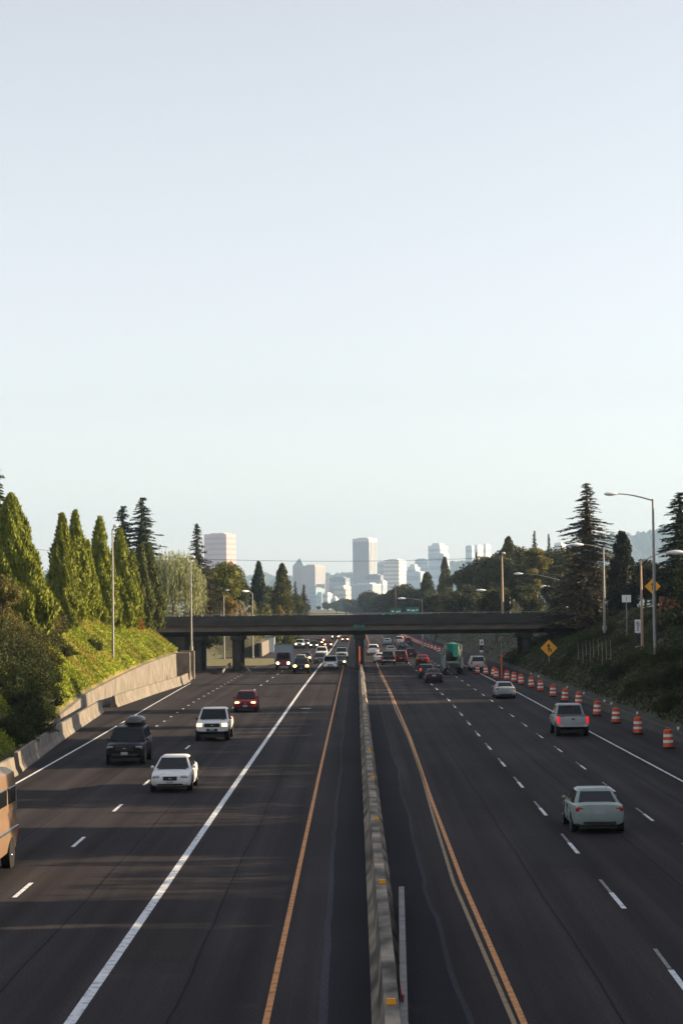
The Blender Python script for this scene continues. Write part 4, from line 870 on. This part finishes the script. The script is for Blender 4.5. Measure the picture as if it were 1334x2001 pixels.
plant_px('spruce', 'spruce_tree', 'thin spruce tip leaning on the ragged conifer', 'tree', 577, 520, 1135, 1.0, (.06, .06, .025), 3, var=0)
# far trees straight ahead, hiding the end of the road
FT = [(476, 800, 1172), (515, 760, 1170), (575, 900, 1174), (602, 1100, 1181), (622, 1500, 1184), (640, 1700, 1176), (658, 1900, 1172), (676, 2000, 1168), (694, 1500, 1170), (712, 1400, 1173), (726, 1100, 1153), (744, 1000, 1162), (758, 900, 1150), (776, 800, 1146), (796, 760, 1139), (815, 700, 1140)]
for k, (px, D, pyt) in enumerate(FT):
    plant_px('broad', 'far_tree', f'dark round-topped tree, {fo(k)} in the row running from the city gap to the conifers', 'tree', px, D, pyt, 1.5 if D > 1200 else 1.15, (.03, .038, .018), group='dark trees ahead of the city')
# right side beyond the bridge
RT = [('broad', 'leafy_tree', 'dark leafy tree behind the yellow diamond on the bank', 1284, 310, 1112, 1.3, (.03, .036, .016)), ('broad', 'leafy_tree', 'dark leafy tree behind the timber fence at the frame edge', 1335, 300, 1100, 1.3, (.03, .036, .016)), ('broad', 'leafy_tree', 'tall leafy tree between the orange-lit lamp post and the round-headed conifer', 966, 470, 1072, 1.2, (.06, .066, .024)), ('broad', 'leafy_tree', 'leafy tree with a sunlit top right of the slim spruce spire', 1088, 430, 1066, 1.2, (.075, .078, .026)), ('broad', 'leafy_tree', 'leafy tree joining the round-headed conifer to the sunlit tree', 1018, 440, 1062, 1.15, (.065, .07, .025)), ('broad', 'leafy_tree', 'leafy tree filling the dip under the small pointed spruce', 925, 520, 1098, 1.2, (.05, .056, .022)),
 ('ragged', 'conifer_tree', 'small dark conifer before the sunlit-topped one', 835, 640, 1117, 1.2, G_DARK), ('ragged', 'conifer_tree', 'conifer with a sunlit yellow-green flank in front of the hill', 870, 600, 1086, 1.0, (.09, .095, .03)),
 ('broad', 'leafy_tree', 'dark leafy tree after the sunlit-topped conifer', 905, 560, 1108, 1.1, G_DARK), ('spruce', 'spruce_tree', 'small pointed spruce over the dark mass left of the orange-lit lamp post', 932, 540, 1078, .9, (.075, .08, .03)),
 ('broad', 'leafy_tree', 'dense dark tree behind the orange-lit lamp post', 952, 480, 1084, 1.2, G_DARK), ('ragged', 'conifer_tree', 'round-headed conifer right of the orange-lit lamp post top', 995, 440, 1045, 1.1, (.085, .085, .026)),
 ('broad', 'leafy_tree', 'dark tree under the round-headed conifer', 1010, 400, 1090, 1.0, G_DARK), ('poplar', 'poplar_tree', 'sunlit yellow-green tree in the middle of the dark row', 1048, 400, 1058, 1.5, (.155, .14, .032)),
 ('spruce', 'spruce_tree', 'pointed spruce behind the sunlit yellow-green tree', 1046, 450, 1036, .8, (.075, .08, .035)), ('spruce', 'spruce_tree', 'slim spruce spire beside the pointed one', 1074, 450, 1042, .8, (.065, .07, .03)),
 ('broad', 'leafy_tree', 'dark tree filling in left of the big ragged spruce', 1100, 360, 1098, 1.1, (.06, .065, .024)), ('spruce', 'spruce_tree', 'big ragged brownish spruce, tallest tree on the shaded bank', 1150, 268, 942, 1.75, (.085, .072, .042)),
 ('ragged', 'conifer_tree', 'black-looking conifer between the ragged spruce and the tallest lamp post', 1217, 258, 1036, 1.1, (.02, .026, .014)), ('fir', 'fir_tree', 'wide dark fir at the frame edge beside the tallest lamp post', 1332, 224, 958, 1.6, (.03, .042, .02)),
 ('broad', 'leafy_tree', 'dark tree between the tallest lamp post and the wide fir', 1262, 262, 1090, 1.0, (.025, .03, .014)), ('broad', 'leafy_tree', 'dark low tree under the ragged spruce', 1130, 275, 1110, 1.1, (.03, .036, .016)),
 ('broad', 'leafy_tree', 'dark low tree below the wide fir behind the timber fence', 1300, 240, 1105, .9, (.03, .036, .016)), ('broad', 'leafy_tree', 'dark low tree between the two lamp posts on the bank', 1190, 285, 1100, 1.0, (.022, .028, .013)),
 ('broad', 'leafy_tree', 'low dark tree just above the bridge parapet by the orange-lit lamp post', 968, 330, 1135, .9, G_DARK), ('broad', 'leafy_tree', 'low dark tree above the parapet under the sunlit tree', 1030, 330, 1140, 1.0, G_DARK), ('broad', 'leafy_tree', 'low dark tree above the parapet behind the long-armed lamp', 905, 420, 1140, 1.0, G_DARK),
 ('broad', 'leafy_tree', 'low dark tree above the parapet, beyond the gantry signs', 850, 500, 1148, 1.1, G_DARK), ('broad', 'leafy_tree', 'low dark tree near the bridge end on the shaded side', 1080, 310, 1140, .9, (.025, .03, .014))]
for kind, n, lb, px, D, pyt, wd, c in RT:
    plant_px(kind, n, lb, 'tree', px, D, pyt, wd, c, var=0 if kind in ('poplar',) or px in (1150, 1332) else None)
# trees along the top of the right bank outside the frame: they throw the shade bands over the lanes
SH = []
TALL = (29, 35, 41.5, 47.2, 52.8, 57, 72.3, 75.2, 78, 91.4, 111, 116, 121, 126, 130, 143, 166)
for y in TALL: SH.append((y, 35 + random.uniform(-1, 1), 24 + random.uniform(-.8, 1.2), True))
for y in range(184, 262, 8): SH.append((y, 38 + .05 * (y - 184), 13.2, False))
for k, (y, x, zt_, tall) in enumerate(SH):
    z = zt(x, y); plant('broad', 'bank_tree', f'leafy tree, {fo(k)} along the top of the shaded bank', 'tree', x, y, z - .2, zt_ - z + .2, (.62 if y not in (143,) else .36) if tall else 1.7, (.035, .045, .018), 'trees along the shaded bank top')
for k in range(42):  # unseen bushes added to stop sun passing under the tree crowns
    y = 16 + k * 3.75; x = 31.2 + random.uniform(-.3, .3); z = zt(x, y)
    plant('bush', 'sun_block_bush', f'added bush, {fo(k)} in the unseen row blocking low sun on the bank', 'bush', x, y, z - .2, 12.1 - z + random.uniform(-.25, .3), .9, (.035, .045, .018), 'added bushes blocking low sun along the bank top')
# shrubs on both banks
def on_terrain(px, D, py):
    """where the sight line of a pixel meets the bank"""
    d = ray(px, py); lo = None
    for k in range(600, 3400): 
        y = k * .1; t = y / d.y; x = d.x * t; z = CAM_H + d.z * t
        if z < zt(x, y): return x, y
    return dp(px, py, D).x, D
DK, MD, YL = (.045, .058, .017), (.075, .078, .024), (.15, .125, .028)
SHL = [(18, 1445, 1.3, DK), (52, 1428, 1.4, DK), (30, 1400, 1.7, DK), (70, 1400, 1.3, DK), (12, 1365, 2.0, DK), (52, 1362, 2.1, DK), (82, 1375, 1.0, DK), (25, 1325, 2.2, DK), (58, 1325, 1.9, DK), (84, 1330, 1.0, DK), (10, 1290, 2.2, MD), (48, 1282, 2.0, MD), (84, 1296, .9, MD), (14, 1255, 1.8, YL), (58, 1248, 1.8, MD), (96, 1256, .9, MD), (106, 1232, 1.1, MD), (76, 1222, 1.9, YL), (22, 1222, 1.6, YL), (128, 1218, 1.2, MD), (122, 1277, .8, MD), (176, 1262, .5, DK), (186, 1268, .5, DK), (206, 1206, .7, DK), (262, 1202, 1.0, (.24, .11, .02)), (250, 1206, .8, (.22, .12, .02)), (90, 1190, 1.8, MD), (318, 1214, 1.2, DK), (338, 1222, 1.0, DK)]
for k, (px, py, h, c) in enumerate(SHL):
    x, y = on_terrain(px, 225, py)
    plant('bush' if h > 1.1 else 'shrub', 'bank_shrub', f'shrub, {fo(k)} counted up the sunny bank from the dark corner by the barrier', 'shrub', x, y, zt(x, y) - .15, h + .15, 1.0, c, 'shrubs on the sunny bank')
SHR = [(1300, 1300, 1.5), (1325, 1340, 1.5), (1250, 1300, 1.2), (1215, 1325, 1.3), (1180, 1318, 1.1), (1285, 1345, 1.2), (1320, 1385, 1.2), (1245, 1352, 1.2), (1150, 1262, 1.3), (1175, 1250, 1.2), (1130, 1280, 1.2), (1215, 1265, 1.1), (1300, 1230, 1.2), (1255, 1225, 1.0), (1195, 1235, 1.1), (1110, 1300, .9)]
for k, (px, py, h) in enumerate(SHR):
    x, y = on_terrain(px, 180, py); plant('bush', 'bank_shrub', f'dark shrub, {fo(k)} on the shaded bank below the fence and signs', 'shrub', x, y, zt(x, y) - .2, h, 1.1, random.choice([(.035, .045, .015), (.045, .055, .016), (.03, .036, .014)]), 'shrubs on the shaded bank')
for k, (px, D, h, c) in enumerate([(415, 372, 3.0, (.3, .27, .2)), (455, 376, 3.2, (.28, .24, .15)), (398, 340, 3, (.05, .06, .03)), (470, 380, 2.6, (.26, .2, .12)), (425, 366, 2.2, (.04, .05, .02)), (545, 420, 3.4, (.08, .09, .02)), (556, 450, 4, (.06, .07, .02)), (500, 395, 4, (.12, .12, .03))]):
    x = dp(px, 1280, D).x; plant('shrub', 'roadside_bush', f'bush, {fo(k)} of those glimpsed under the bridge by the pale house', 'bush', x, D, max(0, zt(x, D)) - .2, h, .9, c, 'bushes glimpsed under the bridge')
for k in range(9):
    px = 1128 + k * 8 + random.uniform(-2, 2); x, y = on_terrain(px, 210, 1300 + random.uniform(-8, 6)); t = thing('bare_sapling', f'thin pale bare stake, {fo(k)} of those on the shaded bank past the yellow sign', 'sapling', (x, y, zt(x, y) - .2), group='bare saplings on the shaded bank')
    MB().tube([(0, 0, 0), (.05, 0, 1.2), (.0, 0, 2.4)], [.04, .035, .02], 6).build('stem', mat('pale_bark', (.22, .19, .16), .9) if k == 0 else bpy.data.materials['pale_bark'], t)
# ground cover on the banks (uncountable)
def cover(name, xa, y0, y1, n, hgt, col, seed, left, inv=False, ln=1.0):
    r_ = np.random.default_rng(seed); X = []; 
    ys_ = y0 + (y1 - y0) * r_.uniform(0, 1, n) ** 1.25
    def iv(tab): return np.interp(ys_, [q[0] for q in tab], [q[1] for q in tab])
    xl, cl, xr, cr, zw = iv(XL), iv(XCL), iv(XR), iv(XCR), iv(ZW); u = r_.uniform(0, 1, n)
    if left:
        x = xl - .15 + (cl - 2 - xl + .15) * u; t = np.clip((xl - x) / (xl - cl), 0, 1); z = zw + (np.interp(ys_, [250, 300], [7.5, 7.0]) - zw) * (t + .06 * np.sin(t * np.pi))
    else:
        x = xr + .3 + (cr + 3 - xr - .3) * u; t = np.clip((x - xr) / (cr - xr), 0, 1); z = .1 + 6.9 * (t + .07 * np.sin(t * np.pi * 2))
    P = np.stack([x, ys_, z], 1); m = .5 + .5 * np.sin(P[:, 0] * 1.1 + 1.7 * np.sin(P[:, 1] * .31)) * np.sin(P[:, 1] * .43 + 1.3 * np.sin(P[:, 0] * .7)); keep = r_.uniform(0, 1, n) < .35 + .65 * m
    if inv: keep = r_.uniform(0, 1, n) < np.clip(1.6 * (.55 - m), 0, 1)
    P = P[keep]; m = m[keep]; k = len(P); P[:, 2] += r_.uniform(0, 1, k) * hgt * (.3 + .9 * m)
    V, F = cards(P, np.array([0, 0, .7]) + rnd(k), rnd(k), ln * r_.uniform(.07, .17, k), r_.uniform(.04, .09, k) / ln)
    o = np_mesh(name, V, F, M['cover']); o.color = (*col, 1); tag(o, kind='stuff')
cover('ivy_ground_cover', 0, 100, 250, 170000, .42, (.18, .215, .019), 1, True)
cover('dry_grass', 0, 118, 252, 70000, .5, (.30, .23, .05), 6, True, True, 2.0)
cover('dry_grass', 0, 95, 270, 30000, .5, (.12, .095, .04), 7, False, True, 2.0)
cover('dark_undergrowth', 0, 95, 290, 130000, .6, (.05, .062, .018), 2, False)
cover('roadside_undergrowth', 0, 285, 620, 30000, .8, (.06, .065, .02), 3, False)
cover('roadside_undergrowth', 0, 335, 620, 22000, .8, (.09, .09, .025), 4, True)
# ---------------------------------------------------------------- city skyline
def cmat(n, c): return mat('facade_' + n, c, .7, var=.06, scale=.05)
CM = {'pink': cmat('pink', (.56, .33, .32)), 'brick': cmat('brick', (.42, .30, .25)), 'cream': cmat('cream', (.55, .47, .38)), 'white': cmat('white', (.54, .53, .51)), 'grey': cmat('grey', (.38, .44, .52)), 'dark': cmat('dark', (.19, .20, .26)), 'teal': cmat('teal', (.20, .30, .32)), 'win': cmat('window', (.27, .33, .40)), 'darkwin': cmat('dark_window', (.10, .135, .19)), 'pinkwin': cmat('pink_window', (.37, .25, .25)), 'pyr': cmat('slate_blue', (.18, .28, .32))}  # grey and window tones paled and blued to carry extra haze
ROT = R(28)
def tower(name, label, x0, x1, x2, yt, D, wall, ribs=0, bands=0, zb=5.0, extra=None, cat='building', win='win'):
    c = dp(x1, 1190, D); s = D / FPX; wf = (x1 - x0) * s / math.cos(ROT); wr = max(4, (x2 - x1) * s / math.sin(ROT)); h = dp(x1, yt, D).z - zb
    t = thing(name, label, cat, (c.x, D, zb), -ROT)
    MB().box((-wf / 2, wr / 2, h / 2), (wf, wr, h)).build('wall', CM[wall], t)
    MB().box((-wf / 2, wr / 2, h + 1.2), (wf * .62, wr * .62, 2.4)).build('roof', CM[wall], t)
    for k in range(ribs):
        x = -wf * (k + .5) / ribs; MB().box((x, -.1, h * .49), (wf / ribs * .52, .5, h * .93)).build('window_strip', CM[win], t)
    nr = max(0, int(round(ribs * wr / wf * .8)))
    for k in range(min(nr, 20)): MB().box((.1, wr * (k + .5) / nr, h * .49), (.5, wr / nr * .5, h * .93)).build('window_strip', CM[win], t)
    for k in range(bands):
        z = h * (k + .6) / bands * .97; MB().box((-wf / 2, -.1, z), (wf * .94, .5, h / bands * .4)).build('window_band', CM[win], t); MB().box((.1, wr / 2, z), (.5, wr * .94, h / bands * .4)).build('window_band', CM[win], t)
    if extra: extra(t, wf, wr, h)
    return t
def pyramid(t, wf, wr, h):
    MB().rings([[(-wf, 0, h), (-wf * .1, 0, h), (-wf * .1, wr * .9, h), (-wf, wr * .9, h)], [(-wf * .56, wr * .44, h + 19), (-wf * .54, wr * .44, h + 19), (-wf * .54, wr * .46, h + 19), (-wf * .56, wr * .46, h + 19)]]).build('pyramid_roof', CM['pyr'], t)
def step(t, wf, wr, h):
    MB().box((-wf * .42, wr * .4, h + 3.6), (wf * .6, wr * .6, 7)).build('upper_storey', CM['white'], t)
def dome(t, wf, wr, h):
    MB().lathe([(wf * .5, h), (wf * .45, h + wf * .25), (wf * .25, h + wf * .45), (.3, h + wf * .5)], (-wf / 2, wr / 2, 0), 16).build('dome', CM['white'], t)
T = tower
T('office_tower', 'wide pale pink tower behind the narrow brown spruce', 398, 443, 460, 1043, 4700, 'pink', 0, 14, win='pinkwin')
T('office_tower', 'tall dark-striped tower at the centre of the skyline', 690, 722, 738, 1052, 4800, 'white', 8, win='darkwin')
T('brick_tower', 'blue pyramid-topped shaft of the brick tower pair', 572, 596, 603, 1106, 4950, 'brick', 5, 0, extra=pyramid)
T('brick_tower', 'flat-topped brick block, one side sunlit, beside the pyramid top', 590, 616, 636, 1105, 4900, 'brick', 9)
T('glass_block', 'blue-green glass block at the foot of the brick tower', 603, 617, 634, 1150, 4500, 'teal', 0, 5)
T('white_block', 'small white block right of the glass block', 630, 640, 650, 1160, 4450, 'white', 0, 3)
T('banded_tower', 'white tower with a sunlit side right of the dark-striped one', 751, 780, 795, 1094, 4900, 'white', 0, 12)
T('shadowed_block', 'blue shadowed block between the two largest central towers', 738, 752, 757, 1099, 5000, 'grey', 0, 8)
T('pale_block', 'pale stepped block right of the white banded tower', 797, 812, 822, 1108, 5600, 'white', 0, 6, extra=step)
T('pale_block', 'pale grey tower block left of the stepped hilltop tower', 812, 829, 837, 1093, 6000, 'grey', 0, 8)
T('violet_block', 'low violet-grey block below the pale stepped one', 790, 822, 838, 1118, 5200, 'grey', 0, 3)
T('stepped_tower', 'stepped hilltop tower with a bright sunlit side', 838, 861, 878, 1066, 6000, 'white', 0, 9, extra=step)
T('annex_block', 'blue shaded annex under the stepped hilltop tower', 838, 868, 880, 1082, 5900, 'grey', 0, 6)
T('slim_tower', 'slim blue-white tower left of the bright white slabs', 911, 923, 929, 1067, 6000, 'grey', 0, 8)
T('white_slab', 'bright white slab building just behind the spruce tips', 927, 934, 947, 1066, 6050, 'white', 0, 6)
T('white_slab', 'second bright white slab, with a mast, next to the first', 946, 950, 962, 1064, 6100, 'white', 0, 6, extra=lambda t, wf, wr, h: MB().tube([(-wf / 2, wr / 2, h), (-wf / 2, wr / 2, h + 8)], .6, 6).build('mast', CM['grey'], t))
T('long_white_hall', 'long low white building with many upright stripes', 686, 728, 746, 1141, 4300, 'white', 16)
T('cream_block', 'cream building with a sunlit end left of the long white one', 652, 672, 686, 1146, 4350, 'cream', 0, 4)
T('dark_block', 'dark flat block behind the cream building', 645, 675, 684, 1129, 4700, 'dark', 0, 2)
T('dark_block', 'dark low block at the foot of the striped tower', 714, 744, 750, 1124, 4500, 'dark', 0, 2)
T('cream_tower', 'little pale tower standing alone by the dark blocks', 636, 640, 643, 1133, 4800, 'cream')
T('white_cube', 'white cube-like building right of the long white one', 742, 748, 757, 1136, 4400, 'white', 0, 2)
T('domed_building', 'small building with a white dome above the dark trees', 646, 656, 662, 1170, 4000, 'white', 0, 2, extra=dome)
T('hill_building', 'white building on the hill left of the ragged spruce', 1085, 1098, 1110, 1061, 6300, 'white', 0, 4)
T('white_block', 'white sunlit block at the foot of the pink tower', 452, 460, 468, 1121, 4600, 'white', 0, 3)
T('grey_block', 'low grey block between the pink tower and the cypress', 470, 490, 498, 1138, 4700, 'grey', 0, 2)
# ---------------------------------------------------------------- wooded hills
SIL = [(-900, 1090), (-200, 1110), (350, 1116), (470, 1120), (560, 1126), (610, 1122), (640, 1118), (690, 1114), (740, 1122), (800, 1112), (850, 1106), (930, 1097), (1000, 1088), (1100, 1074), (1190, 1052), (1230, 1046), (1290, 1040), (1400, 1025), (2000, 1030)]
HD = 7600; n = 900; xs = np.linspace(-1000, 2100, n); hr = np.interp(xs, [a for a, _ in SIL], [1190 - b for _, b in SIL]) * HD / FPX
jag = np.zeros(n); r_ = np.random.default_rng(5)
for f_, a_ in ((3, 9), (9, 6), (31, 5)): jag += a_ * np.interp(np.arange(n), np.arange(0, n, max(1, n // (f_ * 12))), r_.uniform(-1, 1, len(np.arange(0, n, max(1, n // (f_ * 12))))))
spk = np.maximum(0, r_.normal(0, 6, n)); V = []; rowsN = 12
for j in range(rowsN):
    u = j / (rowsN - 1); y = HD - 900 + u * 900
    for i in range(n):
        x = (xs[i] - 697) * HD / FPX; V.append((x, y + r_.uniform(-20, 20), 4 + (hr[i] + jag[i] * (u ** .5)) * u ** .8 + spk[(i * (j + 3)) % n] * min(1, u * 3)))
for i in range(n): x = (xs[i] - 697) * HD / FPX; V.append((x, HD + 500, 0))
F_ = np.array([[j * n + i, j * n + i + 1, (j + 1) * n + i + 1, (j + 1) * n + i] for j in range(rowsN) for i in range(n - 1)])
tag(np_mesh('hills', np.array(V), F_, mat('wooded_hill', (.03, .042, .025), .95, var=.4, scale=.02)), kind='structure')
# ---------------------------------------------------------------- air
hz = MB(); hz.box((0, 4400, 210), (16400, 9600, 424)); hv = bpy.data.materials.new('haze_air'); hv.use_nodes = True
t_ = hv.node_tree; t_.nodes.remove(t_.nodes['Principled BSDF']); pv = t_.nodes.new('ShaderNodeVolumePrincipled')
pv.inputs['Color'].default_value = (.42, .60, .82, 1); pv.inputs['Density'].default_value = 1.0e-4; pv.inputs['Anisotropy'].default_value = .2
t_.links.new(pv.outputs[0], t_.nodes['Material Output'].inputs['Volume'])
tag(hz.build('haze', hv), kind='stuff')
